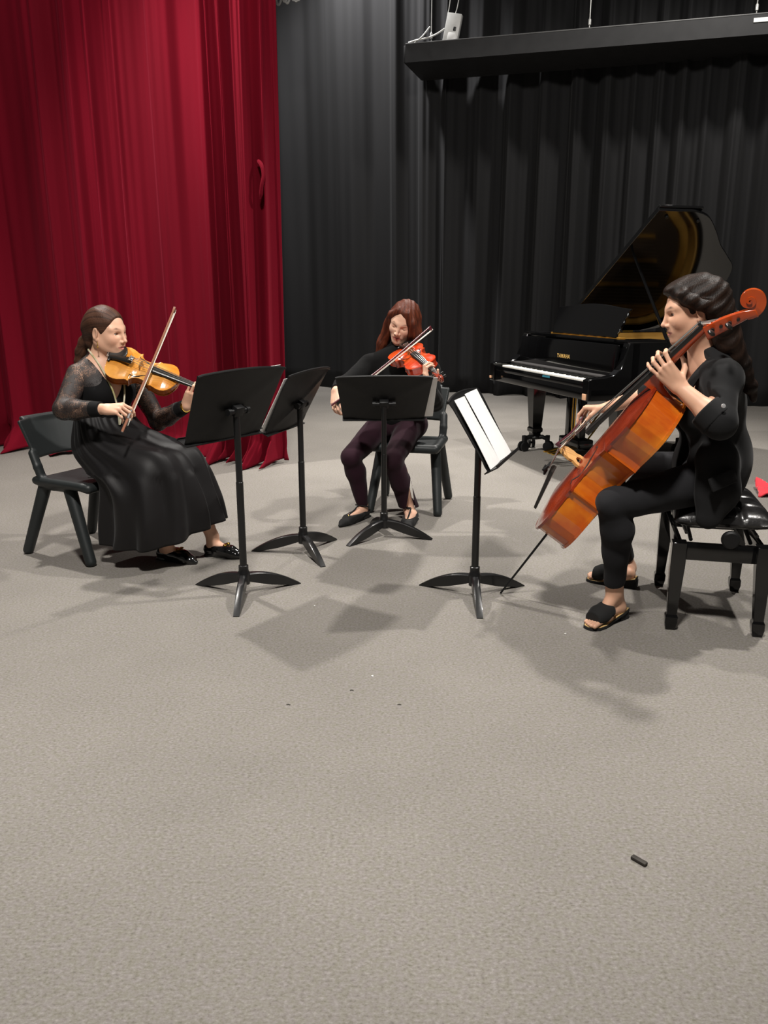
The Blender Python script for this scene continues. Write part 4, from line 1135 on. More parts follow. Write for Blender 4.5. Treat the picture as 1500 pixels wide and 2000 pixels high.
def face_paint(c, R, hs, base, lips, brow, lashes=True, shade=None):
    """natural skin, lip and brow colour per vertex, plus painted shade at mouth line and nostrils"""
    base = V(*base); lips = V(*lips); brow = V(*brow)
    def paint(X):
        q = (X - c) @ R / hs; col = np.tile(base, (len(X), 1))
        def mixin(w, cc):
            nonlocal col
            w = np.clip(w, 0, 1)[:, None]; col = col * (1 - w) + cc * w
        def seg(a, b):
            a, b = V(*a), V(*b); t = np.clip((q - a) @ (b - a) / ((b - a) @ (b - a)), 0, 1); return np.linalg.norm(q - a - t[:, None] * (b - a), axis=1)
        def seg2(a, b):
            m = V(1, 0, 1); a, b = V(*a) * m, V(*b) * m; q2 = q * m; t = np.clip((q2 - a) @ (b - a) / ((b - a) @ (b - a)), 0, 1); return np.linalg.norm(q2 - a - t[:, None] * (b - a), axis=1)
        col *= (1 + .05 * fbm(X, 40, 3))[:, None]
        for sx in (-1, 1):
            mixin(.45 * np.exp(-(np.linalg.norm(q - V(sx * .042, .06, -.03), axis=1) / .022) ** 2), base * V(1.0, .78, .76))
        mixin(.30 * np.exp(-(np.linalg.norm(q - V(0, .105, -.034), axis=1) / .014) ** 2), base * V(1.0, .8, .78))
        dl = np.minimum(seg2((-.024, 0, -.0645), (-.004, 0, -.0605)), seg2((.024, 0, -.0645), (.004, 0, -.0605)))
        dl = np.minimum(dl, np.minimum(seg2((-.019, 0, -.0665), (0, 0, -.0705)), seg2((.019, 0, -.0665), (0, 0, -.0705))) - .0012)
        mixin((.0050 - dl) / .0030 * .85 * (q[:, 1] > .05), lips)
        mixin((.0022 - seg2((-.026, 0, -.0648), (.026, 0, -.0648))) / .0014 * (q[:, 1] > .06), lips * .45)  # shade of the gap between the lips, painted into the colour
        for sx in (-1, 1):
            d = np.minimum(seg((sx * .014, .085, .0195), (sx * .034, .078, .0255)), seg((sx * .034, .078, .0255), (sx * .051, .062, .0195)))
            mixin((.0066 - d) / .0040 * .85 * (q[:, 1] > .04), brow)
            # lash line along the upper lid
            d = np.minimum(seg((sx * .019, .074, .0005), (sx * .0315, .0785, .0045)), seg((sx * .0315, .0785, .0045), (sx * .045, .069, .0010))) if lashes else \
                np.minimum(seg((sx * .019, .074, -.004), (sx * .0315, .0785, -.0075)), seg((sx * .0315, .0785, -.0075), (sx * .045, .069, -.004)))
            mixin((.0040 - d) / .0022 * .95 * (q[:, 1] > .05), brow * .5)
            mixin(.35 * np.exp(-(np.linalg.norm((q - V(sx * .0315, .075, .007)) / V(1.5, 1, .8), axis=1) / .010) ** 2), base * V(.72, .58, .56))
            mixin((.0024 - np.linalg.norm((q - V(sx * .0085, .098, -.0425)) / V(1.2, 1.6, .8), axis=1)) / .0015 * .5, base * .40)  # nostril shade painted into the skin, no opening modelled
        return np.clip(col, 0, 1)
    return paint
def eyes(par, c, R, hs, gaze, iris=(.10, .055, .03)):
    for sx in (-1, 1):
        o_ = c + R @ (V(sx * .0315, .0625, -.0005) * hs); r = .0128 * hs
        bm = bmesh.new(); bmesh.ops.create_uvsphere(bm, u_segments=32, v_segments=24, radius=r)
        me = bpy.data.meshes.new('eye'); bm.to_mesh(me); bm.free()
        co = np.array([v.co[:] for v in me.vertices]); g = unit(gaze); a = np.arccos(np.clip(co @ g / r, -1, 1))
        col = np.where((a < .20)[:, None], V(.008, .008, .008), np.where((a < .44)[:, None], V(*iris), V(.80, .76, .73)))
        at = me.color_attributes.new('tint', 'FLOAT_COLOR', 'POINT')
        at.data.foreach_set('color', np.concatenate([col, np.ones((len(col), 1))], 1).astype(np.float32).ravel())
        me.transform(Matrix.Translation(tuple(o_))); link('eye', me, eyem, par, True, True)
def leg(s, hip, kn, an, i=0.0, thigh=True, calf=True, Rk=None, t=1.0):
    if thigh: s.rc(hip, kn, .082 + i, .053 + i, k=.04)
    if calf:
        e = kn + (an - kn) * t
        d = unit(an - kn); b_ = Rk if Rk is not None else V(0, 0, 0)
        m_ = kn + (an - kn) * .30 + b_ * -.018
        s.rc(kn, m_, .049 + i, .051 + i, k=.012); s.rc(m_, e, .051 + i, .031 + (1 - t) * .02 + i, k=.03)
def foot(s, an, heel, toe, i=0.0, w=.036, slim=False):
    d = unit(V(toe[0] - heel[0], toe[1] - heel[1], 0)); L_ = np.linalg.norm((toe - heel)[:2])
    n = V(-d[1], d[0], 0); z = lambda t, h: heel + (toe - heel) * t + V(0, 0, h)
    s.rc(an, z(.14, .040), .032 + i, .030 + i, k=.02); s.rc(z(.14, .036), z(.62, .030), .028 + i, .026 + i, k=.02, n=n, sq=1.1)
    s.rc(an - V(0, 0, .03), z(.6, .035), .028 + i, .022 + i, k=.02)
    if slim: return d, n, z
    s.rc(z(.55, .026) - n * .012, z(.80, .018) - n * .014, .025 + i, .018 + i, k=.015); s.rc(z(.55, .024) + n * .016, z(.76, .016) + n * .018, .024 + i, .016 + i, k=.015)
    return d, n, z
def strand(nm, rough=.5, spec=.22):
    return mat(nm, (.02, .015, .01), rough, spec=spec, attr='tint', bump=(1.0, .45, .004, (230, 230, 16)))
def strand_paint(c, R, axis, c1, c2, f=16, seed=1):
    """natural strand to strand colour; strands run along lines of equal angle about the given local axis"""
    c1, c2 = V(*lin(c1)[:3]), V(*lin(c2)[:3]); a0 = unit(axis); e1 = unit(np.cross(a0, V(.3, .9, .4))); e2 = np.cross(a0, e1)
    def paint(X):
        q = (X - c) @ R; an = np.arctan2(q @ e1, q @ e2); rr = np.linalg.norm(q, axis=1)
        w = .5 + .5 * (.5 * np.sin(an * f + 2 * np.sin(an * 5 + seed) + rr * 14) + .35 * np.sin(an * f * 2.7 + seed) + .3 * np.sin(an * f * 5.1 + rr * 20))
        w = np.clip(w, 0, 1)[:, None]; return c1 * (1 - w) + c2 * w
    return paint
hairA, hairB, hairC = strand('brown hair'), strand('auburn hair'), strand('dark brown hair', .5, .16)
def wrinkle(amp, freq, seed, st=(1, 1, 1)):
    st = V(*st); return lambda X: amp * fbm(X * st, freq, seed, 2)

# ============================================================ woman in the lace top and long skirt
d_ = unit(V(.88, -.47, 0)); r_ = V(d_[1], -d_[0], 0)
pA = P(205, 868, 4.12)
WA = thing('person', 'seated woman in black lace sleeved top and long skirt holding the amber violin', 'person', (pA[0], pA[1], 0))
J = {}
J['Rp'] = hframe(d_, V(0, 0, 1)); J['pel'] = V(pA[0], pA[1], .535) + d_ * .05
cf = unit(V(.72, -.69, 0)); J['Rc'] = hframe(cf + V(0, 0, -.05), V(.02, 0, 1))
J['waist'] = P(203, 815, 4.10); J['chest'] = P(204, 757, 4.09); J['neck'] = P(203, 713, 4.09)
J['sR'] = P(153, 731, 4.00); J['sL'] = P(259, 733, 4.22)
J['eR'] = P(123, 800, 3.86); J['wR'] = P(206, 799, 3.79); J['eL'] = P(309, 822, 4.16); J['wL'] = P(354, 786, 4.02)
KA = OA + RA @ V(1.26 * .348, -.030, FZ['violin'](1.26 * .348) - .026); J['wL'] = KA - unit(RA[:, 2] * .75 + RA[:, 0] * .45 + V(0, 0, .45)) * .086
hA = P(209, 648, 4.07); fA = unit(V(.94, -.33, -.10)); RhA = hframe(fA, V(.03, -.05, 1))
J['kR'] = J['pel'] + d_ * .36 + r_ * .10 + V(0, 0, -.075); J['kL'] = J['pel'] + d_ * .39 - r_ * .10 + V(0, 0, -.075)
hipR, hipL = J['pel'] + r_ * .09, J['pel'] - r_ * .09
aR = P(327, 1062, 3.93); aL = P(415, 1048, 4.03)
heR, toR = PZ(312, 1090), PZ(383, 1102); heL, toL = PZ(404, 1083), PZ(474, 1091)
s = S(); torso(s, J); arm(s, J['sR'], J['eR'], J['wR']); arm(s, J['sL'], J['eL'], J['wL'])
leg(s, hipR, J['kR'], aR, Rk=d_); leg(s, hipL, J['kL'], aL, Rk=d_)
foot(s, aR, heR, toR, -.004, slim=True); foot(s, aL, heL, toL, -.004, slim=True)
FR_ = P(252, 797, 3.74) - J['wR']
hand(s, J['wR'], FR_, V(.05, .55, -.83), 1, [(.75, .75, .4), (.95, .8, .5), (1.05, .8, .5), (1.0, .8, .5)], [(.35, .75, .55), (.15, .6, .8), (0, .5, .9)])
hand(s, J['wL'], KA - J['wL'], RA[:, 1], -1, [(.30, 1.2, .8), (.30, 1.2, .8), (.35, 1.2, .8), (.45, 1.1, .8)], [(.55, .45, .7), (.25, .85, .55), (.1, .95, .3)])
head(s, hA, RhA, J['neck'] + V(-.01, .01, 0), 1.0)
SKA = (.68, .40, .275)
s.build('body', skin, WA, .0026, paint=face_paint(hA, RhA, 1.0, SKA, (.46, .17, .15), (.09, .045, .028)))
eyes(WA, hA, RhA, 1.0, unit(V(.93, -.30, -.22)))
# hair drawn back into a low tail
LA = lambda x, y, z: hA + RhA @ V(x, y, z)
s = S(); s.ell(LA(0, -.018, .036), (.083, .101, .089), RhA, k=.02)
s.rc(LA(0, -.085, .0), LA(0, -.085, -.055), .052, .040, k=.04)
s.ell(LA(0, .108, -.030), (.090, .098, .113), RhA, k=.012, op='-')
s.ell(LA(0, .050, -.075), (.12, .062, .075), RhA, k=.015, op='-')
for sx in (-1, 1): s.ell(LA(sx * .085, -.010, -.010), (.030, .022, .034), RhA, k=.012, op='-')
s.fn(lambda X: .0016 * np.sin(((X - hA) @ RhA)[:, 0] * 130 + 3 * fbm(X, 18, 4)) * np.exp(-(((X - hA) @ RhA)[:, 1] + .02) ** 2 / .006), op='~')
s.chain([LA(0, -.105, -.035), LA(-.006, -.135, -.066), LA(.0, -.155, -.115), LA(.008, -.165, -.165), LA(.015, -.165, -.205)], [.024, .029, .027, .020, .008], k=.02)
s.build('hair', hairA, WA, .003, paint=strand_paint(LA(0, -.02, .0), RhA, (0, 1, .25), '2e1c14', '55382a', 18))
mb = MB(); mb.lathe([(.020, -.006), (.027, -.006), (.027, .006), (.020, .006)], LA(-.004, -.112, -.046), RhA @ rotx(.6), n=18); mb.build('hair_tie', satin, WA, world=True)
# top: opaque bodice, sheer lace yoke and sleeves, plain cuffs
Rc = J['Rc']; nk = J['neck']
def vneck(depth, w, y0=-.01, R=Rc, o=nk):
    def f(X):
        q = (X - o) @ R; d1 = np.abs(q[:, 0]) * .9 - w * (q[:, 2] + depth); return np.maximum(d1 * .8, -(q[:, 1] - y0))
    return f
blackjersey = mat('black jersey', (.006, .006, .0065), .85, spec=.15, sheen=.03, bump=(600, .2, .001))
s = S(); torso(s, J, .009, hips=False); s.fn(wrinkle(.003, 26, 5, (1, 1, .7)), op='~')
s.fn(vneck(.155, .42), k=.004, op='-')
s.fn(lambda X: -(((X - J['chest']) @ Rc)[:, 2] - .085 + .22 * np.abs(((X - J['chest']) @ Rc)[:, 0])), k=.006, op='-')
s.half(J['waist'] + V(0, 0, -.10), (0, 0, -1)); s.build('bodice', blackjersey, WA, .004)
def lace_mat():
    m = bpy.data.materials.new('sheer black lace'); m.use_nodes = True; nt = m.node_tree; N = nt.nodes; L = nt.links
    b = N['Principled BSDF']; b.inputs['Roughness'].default_value = .6; b.inputs['Base Color'].default_value = (.022, .016, .015, 1); b.inputs['Specular IOR Level'].default_value = .4
    tc = N.new('ShaderNodeTexCoord'); v = N.new('ShaderNodeTexVoronoi'); v.inputs['Scale'].default_value = 140; v.feature = 'DISTANCE_TO_EDGE'
    n = N.new('ShaderNodeTexNoise'); n.inputs['Scale'].default_value = 26; n.inputs['Detail'].default_value = 2
    L.new(tc.outputs['Object'], v.inputs['Vector']); L.new(tc.outputs['Object'], n.inputs['Vector'])
    r = N.new('ShaderNodeMapRange'); r.inputs['From Min'].default_value = .04; r.inputs['From Max'].default_value = .16; r.inputs['To Min'].default_value = 1; r.inputs['To Max'].default_value = .38
    L.new(v.outputs['Distance'], r.inputs['Value'])
    r2 = N.new('ShaderNodeMapRange'); r2.inputs['From Min'].default_value = .50; r2.inputs['From Max'].default_value = .56; r2.inputs['To Max'].default_value = .42
    L.new(n.outputs['Fac'], r2.inputs['Value'])
    a = N.new('ShaderNodeMath'); a.operation = 'ADD'; a.use_clamp = True; L.new(r.outputs['Result'], a.inputs[0]); L.new(r2.outputs['Result'], a.inputs[1])
    L.new(a.outputs['Value'], b.inputs['Alpha']); return m
lace = lace_mat()
s = S(); torso(s, J, .0065, hips=False)
s.fn(vneck(.155, .42), k=.004, op='-')
s.half(J['chest'] + Rc @ V(0, 0, -.02), -Rc[:, 2]); s.ell(hA, (.135, .135, .135), k=.01, op='-')
s.build('lace_yoke', lace, WA, .004)
for sd, el, wr, t1 in (('sR', 'eR', 'wR', .90), ('sL', 'eL', 'wL', .93)):
    s = S(); s.rc(J[sd], J[el], .053, .046, k=.03); arm(s, J[sd], J[el], J[wr], .009, up=False, t1=t1 - .16)
    s.fn(wrinkle(.004, 30, 7), op='~'); s.half(J[el] + (J[wr] - J[el]) * (t1 - .17), J[wr] - J[el]); s.build('lace_sleeve', lace, WA, .004)
    s = S(); a_, b_ = J[el] + (J[wr] - J[el]) * (t1 - .22), J[el] + (J[wr] - J[el]) * t1
    s.rc(a_, b_, .0395, .0345, k=.01); s.half(a_, J[el] - J[wr]); s.half(b_, J[wr] - J[el]); s.build('cuff', blackjersey, WA, .003)
# long skirt
sat = mat('black satin skirt cloth', (.0045, .0038, .0043), .58, spec=.30, sheen=.05, var=(3, (.006, .0053, .0057)))
paths = [ # (forward, right, z) from waist to hem, going round from the front
 [(.10, 0, .745), (.17, 0, .67), (.34, 0, .59), (.49, -.02, .545), (.56, -.05, .36), (.585, -.08, .175)],
 [(.075, .10, .745), (.15, .13, .655), (.32, .14, .60), (.475, .13, .55), (.53, .13, .33), (.53, .12, .13)],
 [(.0, .142, .745), (.08, .197, .60), (.24, .22, .50), (.36, .235, .40), (.38, .235, .24), (.37, .235, .105)],
 [(-.075, .10, .745), (-.035, .174, .58), (.07, .196, .475), (.15, .20, .42), (.15, .20, .24), (.16, .20, .105)],
 [(-.10, 0, .745), (-.108, 0, .58), (-.03, 0, .46), (.14, .04, .44), (.16, .06, .24), (.17, .07, .105)],
 [(-.075, -.10, .745), (-.04, -.178, .58), (.05, -.198, .475), (.18, -.18, .43), (.24, -.17, .24), (.27, -.16, .12)],
 [(.0, -.142, .745), (.04, -.20, .60), (.24, -.20, .50), (.38, -.21, .42), (.44, -.23, .27), (.48, -.24, .15)],
 [(.075, -.10, .745), (.15, -.12, .665), (.34, -.13, .605), (.50, -.14, .55), (.57, -.17, .36), (.61, -.18, .205)]]
pp = [[V(*q) for q in p] for p in paths]; nU, nV = 144, 60
cols = []
for p in pp: cols.append([p_ for p_ in crspline(p, (nV - 1) // 5 + 1)][:nV])
nV = min(len(c) for c in cols); grid = []
for j in range(nV): grid.append(crspline([c[j] for c in cols], nU // 8, closed=True))
G = np.array(grid); ctr = G.mean(1, keepdims=True)
th_ = np.linspace(0, 2 * math.pi, G.shape[1], endpoint=False)[None]; v_ = np.linspace(0, 1, nV)[:, None]
rad = G - ctr; rad[..., 2] *= .3; rad /= np.linalg.norm(rad, axis=2, keepdims=True) + 1e-9
fold = (.020 * v_ ** 1.1 * np.sin(th_ * 11 + 1.3 * np.sin(v_ * 3) + .6 * np.sin(th_ * 3)) + .008 * (1 - v_) ** 2 * np.sin(th_ * 26) * (v_ > .02) + .009 * np.sin(th_ * 5 + v_ * 9))
fold *= np.clip(v_ * 8, 0, 1)
low = G[..., 2] < .47
G = G + rad * np.where(low, fold, fold * .55)[..., None]
G[..., 2] = np.maximum(G[..., 2] + np.where(~low, .006 * np.sin(th_ * 17 + v_ * 14) * v_, 0), .03)
Wd = V(pA[0], pA[1], 0) + G[..., :1] * d_ + G[..., 1:2] * r_; Wd[..., 2] = G[..., 2]
nU = Wd.shape[1]; F = [(j * nU + i, j * nU + (i + 1) % nU, (j + 1) * nU + (i + 1) % nU, (j + 1) * nU + i) for j in range(nV - 1) for i in range(nU)]
mb = MB(); mb.add(Wd.reshape(-1, 3), F); sk = mb.build('long_skirt', sat, WA, world=True, ang=80)
md = sk.modifiers.new('Solidify', 'SOLIDIFY'); md.thickness = .004; md.offset = 0
mb = MB(); mb.loft([[V(pA[0], pA[1], z) + d_ * (math.cos(a) * (.103 + e)) + r_ * (math.sin(a) * (.146 + e)) for a in np.linspace(0, 2 * math.pi, 40)[:-1]] for z, e in ((.725, .003), (.725, .008), (.765, .006), (.765, .0))], cap=False)
mb.build('waistband', blackjersey, WA, world=True)
# loafers with gilt bits
patent = mat('black patent leather', (.008, .008, .008), .12, coat=.6); giltm = mat('gilt metal', lin('d8b254')[:3], .25, 1)
def shoe_form(s, an, heel, toe, top=.060, point=.9):
    d = unit(V(toe[0] - heel[0], toe[1] - heel[1], 0)); n = V(-d[1], d[0], 0); L_ = np.linalg.norm((toe - heel)[:2])
    z = lambda t, h: heel + d * (L_ * t) + V(0, 0, h - heel[2])
    R = np.stack([d, n, V(0, 0, 1)], 1)
    s.rc(z(.10, .034), z(.42, .033), .034, .036, k=.01); s.rc(z(.42, .033), z(.68, .027), .036, .030, k=.02, n=n, sq=1.18)
    s.rc(z(.68, .026), z(.86, .018), .031, .021, k=.02, n=n, sq=1.2); s.rc(z(.86, .016), z(1.0, .010), .020, .009, k=.02, n=n, sq=1.35)
    s.rc(z(.40, .040), z(.60, .034), .034, .028, k=.02)
    s.box(z(.40, .006), (L_ * .40, .034, .006), R, rnd=.005, k=.010)
    return d, n, z, R
def loafer(an, heel, toe):
    s = S(); d, n, z, R = shoe_form(s, an, heel, toe)
    s.rc(z(.48, .052), z(.62, .044), .026, .022, k=.008, n=V(0, 0, 1), sq=.7)
    s.half(z(.1, .062), (-.25, 0, 1) @ np.eye(3)[[0, 1, 2]] if False else unit(V(0, 0, 1) - d * .0), k=.004)
    s.ell(z(.22, .088), (.066, .029, .050), R, k=.006, op='-'); s.half(V(0, 0, .001), (0, 0, -1)); o = s.build('shoe', patent, WA, .0026)
    c = z(.57, .0655); b = MB()
    for q in (-1, 1): b.tube([c + n * .017 * q + d * .008 * math.cos(a) + V(0, 0, .002) + n * .007 * math.sin(a) for a in np.linspace(0, 6.28, 12)], .0034, 6, cap=False)
    b.tube([c - n * .014 + V(0, 0, .003), c + V(0, 0, .005), c + n * .014 + V(0, 0, .003)], .0036, 6); b.build('horsebit', giltm, o, world=True)
loafer(aR, heR, toR); loafer(aL, heL, toL)
# lanyard, earring, wristwatch
ly_ = [nk + Rc @ V(*q) for q in ((-.052, -.05, .072), (-.064, .0, .060), (-.058, .058, .022), (-.045, .098, -.04), (-.030, .136, -.11), (-.014, .146, -.19), (.004, .136, -.275))]
ly2 = [nk + Rc @ V(*q) for q in ((.052, -.05, .072), (.064, .0, .058), (.060, .058, .018), (.046, .100, -.04), (.032, .137, -.11), (.018, .147, -.19), (.006, .137, -.275))]
mb = MB()
for l in (ly_, ly2): mb.tube(crspline(l, 6), .0052, 8, up=Rc[:, 0], flat=.8)
mb.build('lanyard', mat('olive and white ribbon', lin('9a935c')[:3], .6, var=(18, lin('d6d0b8')[:3])), WA, world=True)
mb = MB(); q = LA(.082, .004, -.040); mb.tube([q, q + V(.004, -.006, -.012), q + V(.002, -.004, -.022)], .0018, 6); mb.lathe([(.001, 0), (.0045, .004), (.001, .009)], q + V(.002, -.004, -.030), n=10); mb.build('earring', giltm, WA, world=True)
q = J['eL'] + (J['wL'] - J['eL']) * .965; ax_ = unit(J['wL'] - J['eL'])
mb = MB(); mb.lathe([(.027, -.006), (.030, -.006), (.030, .006), (.027, .006)], q, frame(z=ax_, x=V(0, 0, 1)), n=24); mb.build('bracelet', giltm, WA, world=True)
# ============================================================ woman in plum leggings (middle)
d_ = unit(V(-.217, -.976, 0)); r_ = V(d_[1], -d_[0], 0)
pB = V(.085, 5.03, 0)
WB = thing('person', 'seated woman in black jumper and plum leggings playing the red viola', 'person', (pB[0], pB[1], 0))
J = {}
J['Rp'] = hframe(d_, V(0, 0, 1)); J['pel'] = V(pB[0], pB[1], .535)
J['Rc'] = hframe(V(-.12, -.97, -.22), V(0, -.2, 1))
J['waist'] = P(775, 792, 4.99); J['chest'] = P(777, 742, 4.96); J['neck'] = P(780, 693, 4.95)
J['sR'] = P(722, 712, 4.92); J['sL'] = P(838, 722, 4.98)
J['eR'] = P(672, 752, 4.80); J['wR'] = P(656, 763, 4.69); J['eL'] = P(850, 788, 4.86); J['wL'] = P(836, 753, 4.58)
KB = OB + RB @ V(1.20 * .362, -.032, FZ['viola'](1.20 * .362) - .024); J['wL'] = KB - unit(RB[:, 2] * .9 + V(-.12, 0, .2)) * .086
hB = P(788, 629, 4.90); RhB = hframe(V(-.34, -.86, -.36), V(.20, -.30, .93))
J['kR'] = P(686, 893, 4.66); J['kL'] = P(767, 898, 4.60)
hipR, hipL = J['pel'] + r_ * .09, J['pel'] - r_ * .09
aR = P(708, 984, 4.76); aL = P(797, 988, 4.74)
heR, toR = PZ(717, 1008), PZ(664, 1030); heL, toL = PZ(808, 1014), PZ(790, 1038)
s = S(); torso(s, J); arm(s, J['sR'], J['eR'], J['wR']); arm(s, J['sL'], J['eL'], J['wL'])
leg(s, hipR, J['kR'], aR, Rk=d_); leg(s, hipL, J['kL'], aL, Rk=d_)
foot(s, aR, heR, toR, -.004, slim=True); foot(s, aL, heL, toL, -.004, slim=True)
hand(s, J['wR'], P(655, 784, 4.64) - J['wR'], V(.5, .75, -.2), 1, [(.35, .55, .4), (.5, .7, .4), (.55, .7, .4), (.5, .6, .4)], [(.35, .75, .55), (.1, .7, .7), (0, .6, .8)])
hand(s, J['wL'], KB - J['wL'], RB[:, 1], -1, [(.30, 1.2, .8), (.30, 1.2, .8), (.35, 1.2, .8), (.45, 1.1, .8)], [(.55, .45, .7), (.25, .85, .55), (.1, .95, .3)])
head(s, hB, RhB, J['neck'] + V(0, .01, 0), 1.0, slit=False)
SKB = (.72, .44, .315)
s.build('body', skin, WB, .0026, paint=face_paint(hB, RhB, 1.0, SKB, (.50, .15, .13), (.26, .14, .10), lashes=False))
LB = lambda x, y, z: hB + RhB @ V(x, y, z)
s = S(); s.ell(LB(0, -.020, .036), (.085, .101, .090), RhB, k=.02)
s.ell(LB(.012, .114, -.036), (.080, .098, .124), RhB, k=.012, op='-')
s.ell(LB(0, .06, -.10), (.066, .07, .075), RhB, k=.015, op='-')
s.chain([LB(0, -.085, .0), LB(0, -.095, -.10), LB(0, -.09, -.22)], [.07, .065, .05], k=.03, kin=.02, n=RhB[:, 1], sq=.6)
s.chain([LB(-.030, .052, .085), LB(-.062, .052, .035), LB(-.076, .042, -.03), LB(-.082, .022, -.09), LB(-.080, .005, -.15)], [.018, .028, .033, .034, .024], k=.02, kin=.01)
s.chain([LB(-.062, -.03, .03), LB(-.082, -.02, -.05), LB(-.082, -.03, -.15)], [.03, .036, .030], k=.025, kin=.012)
s.chain([LB(.030, .050, .088), LB(.066, .038, .045), LB(.080, .018, -.02), LB(.088, .012, -.09), LB(.098, .030, -.16), LB(.094, .050, -.225), LB(.085, .055, -.265)], [.014, .022, .026, .030, .033, .026, .010], k=.02, kin=.01)
s.chain([LB(.066, -.03, .03), LB(.086, -.025, -.06), LB(.10, -.02, -.16), LB(.10, .0, -.235)], [.03, .036, .036, .015], k=.025, kin=.012)
s.fn(lambda X: .0015 * np.sin(((X - hB) @ RhB)[:, 0] * 170 + 60 * ((X - hB) @ RhB)[:, 1] + 3 * fbm(X, 14, 4)), op='~')
s.build('hair', hairB, WB, .003, paint=strand_paint(LB(0, -.01, .10), RhB, (0, .1, 1), '34160d', '63301d', 22, 2))
knit = mat('black knit', (.007, .007, .0072), .9, spec=.12, sheen=.03, bump=(420, .3, .0015))
s = S(); torso(s, J, .010, hips=False); s.rc(J['pel'] + V(0, 0, .06), J['waist'], .13, .125, k=.05, n=J['Rc'][:, 1], sq=.8)
s.ell(J['pel'] + V(0, 0, .04), (.180, .135, .085), J['Rp'], k=.04)
for sd, el, wr in (('sR', 'eR', 'wR'), ('sL', 'eL', 'wL')):
    s.rc(J[sd], J[el], .054, .047, k=.03); arm(s, J[sd], J[el], J[wr], .010, up=False, t1=.93)
s.rc(J['neck'] + V(0, 0, -.01), J['neck'] + V(0, -.005, .035), .066, .060, k=.02)
s.fn(wrinkle(.0035, 26, 15, (1, 1, .8)), op='~')
for el, wr in (('eR', 'wR'), ('eL', 'wL')):
    o_, ax_ = J[el] + (J[wr] - J[el]) * .93, unit(J[wr] - J[el])
    s.fn(lambda X, o_=o_, ax_=ax_: np.maximum(-((X - o_) @ ax_), np.linalg.norm(X - o_, axis=1) - .09), k=.003, op='-')
s.ell(hB, (.128, .128, .128), k=.01, op='-')
s.build('jumper', knit, WB, .004)
plum = mat('plum stretch cloth', lin('231219')[:3], .85, spec=.15, sheen=.06, bump=(300, .2, .001), var=(5, lin('2b1620')[:3]))
s = S(); s.ell(J['pel'] - V(0, 0, .01), (.176, .130, .105), J['Rp'], k=.04)
leg(s, hipR, J['kR'], aR, .006, Rk=d_, t=.97); leg(s, hipL, J['kL'], aL, .006, calf=False)
kn, an = J['kL'], aL; m_ = kn + (an - kn) * .3 - d_ * -.0 ; 
s.rc(kn, kn + (an - kn) * .5, .056, .056, k=.015); s.rc(kn + (an - kn) * .5 - d_ * .012, an + V(.006, 0, -.012), .054, .060, k=.02); s.rc(kn + (an - kn) * .22 - d_ * .02, kn + (an - kn) * .5 - d_ * .014, .056, .054, k=.02)
s.fn(wrinkle(.0025, 40, 25, (1, 1, .6)), op='~')
# slit at the front of the left trouser leg, cut from the hem upwards
w_ = unit(an - kn); sl = unit(V(-.05, -1, .1))
def slit_(X):
    q = X - (an + V(.012, 0, 0)); t = -(q @ w_); x = q[:, 0]; return np.maximum(np.abs(x) - np.clip(.030 - .155 * t, -.02, .05), q[:, 1] - .03)
s.fn(slit_, k=.003, op='-')
s.half(an + V(0, 0, -.020), (0, 0, -1)); s.half(aR + V(0, 0, -.012), (0, 0, -1))
s.build('leggings', plum, WB, .0035)
suede = mat('black suede', (.006, .006, .006), .9, sheen=.03)
def tbar(an, heel, toe):
    s = S(); d, n, z, R = shoe_form(s, an, heel, toe)
    s.half(z(.1, .050), (0, 0, 1), k=.003); s.ell(z(.36, .072), (.078, .033, .056), R, k=.005, op='-'); s.half(V(0, 0, .001), (0, 0, -1))
    o = s.build('shoe', suede, WB, .003)
    b = MB(); b.tube([z(.68, .052), z(.48, .068), z(.34, .088), an + d * .038 + V(0, 0, -.006)], .0048, 6)
    c = an + V(0, 0, -.012); b.tube([c + d * .040 * math.cos(a) + n * .040 * math.sin(a) + V(0, 0, .012 * math.cos(a)) for a in np.linspace(0, 2 * math.pi, 26)], .0042, 6, cap=False)
    b.build('strap', suede, o, world=True)
    MB().lathe([(.001, -.003), (.005, 0), (.001, .003)], z(.68, .050), n=10).build('stud', giltm, o, world=True)
tbar(aR, heR, toR); tbar(aL, heL, toL)
# ============================================================ cellist
d_ = unit(V(-.96, .25, 0)); r_ = V(d_[1], -d_[0], 0)
pC = V(1.315, 3.225, 0)
WC = thing('person', 'seated woman in black blazer and dark jeans playing the cello', 'person', (pC[0], pC[1], 0))
J = {}
J['Rp'] = hframe(d_, V(0, 0, 1)); J['pel'] = V(pC[0], pC[1], .600)
J['Rc'] = hframe(V(-.98, .04, -.16), V(-.1, 0, 1))
J['waist'] = P(1396, 865, 3.20); J['chest'] = P(1383, 792, 3.19); J['neck'] = P(1374, 712, 3.17)
J['sL'] = P(1412, 738, 2.98); J['sR'] = P(1350, 735, 3.30)
J['eL'] = P(1404, 824, 2.86); J['wL'] = P(1326, 765, 2.95); J['eR'] = P(1272, 768, 3.55); J['wR'] = P(1183, 797, 3.71)
KC = OC + RC @ V(1.115 * .728, -.040, FZ['cello'](1.115 * .728) - .020); J['wL'] = KC - unit(RC[:, 2] + RC[:, 0] * .12 + V(0, 0, .12)) * .088
hC = P(1351, 606, 3.13); RhC = hframe(V(-.965, .10, -.20), V(-.18, .02, 1))
J['kL'] = P(1195, 985, 3.03); J['kR'] = V(.925, 3.52, .555)
hipR, hipL = J['pel'] + r_ * .09, J['pel'] - r_ * .09
aL = P(1200, 1148, 3.14); aR = P(1228, 1108, 3.70)
heL, toL = PZ(1214, 1197, .02), PZ(1150, 1224, .012); heR, toR = PZ(1238, 1139, .02), PZ(1150, 1128, .012)
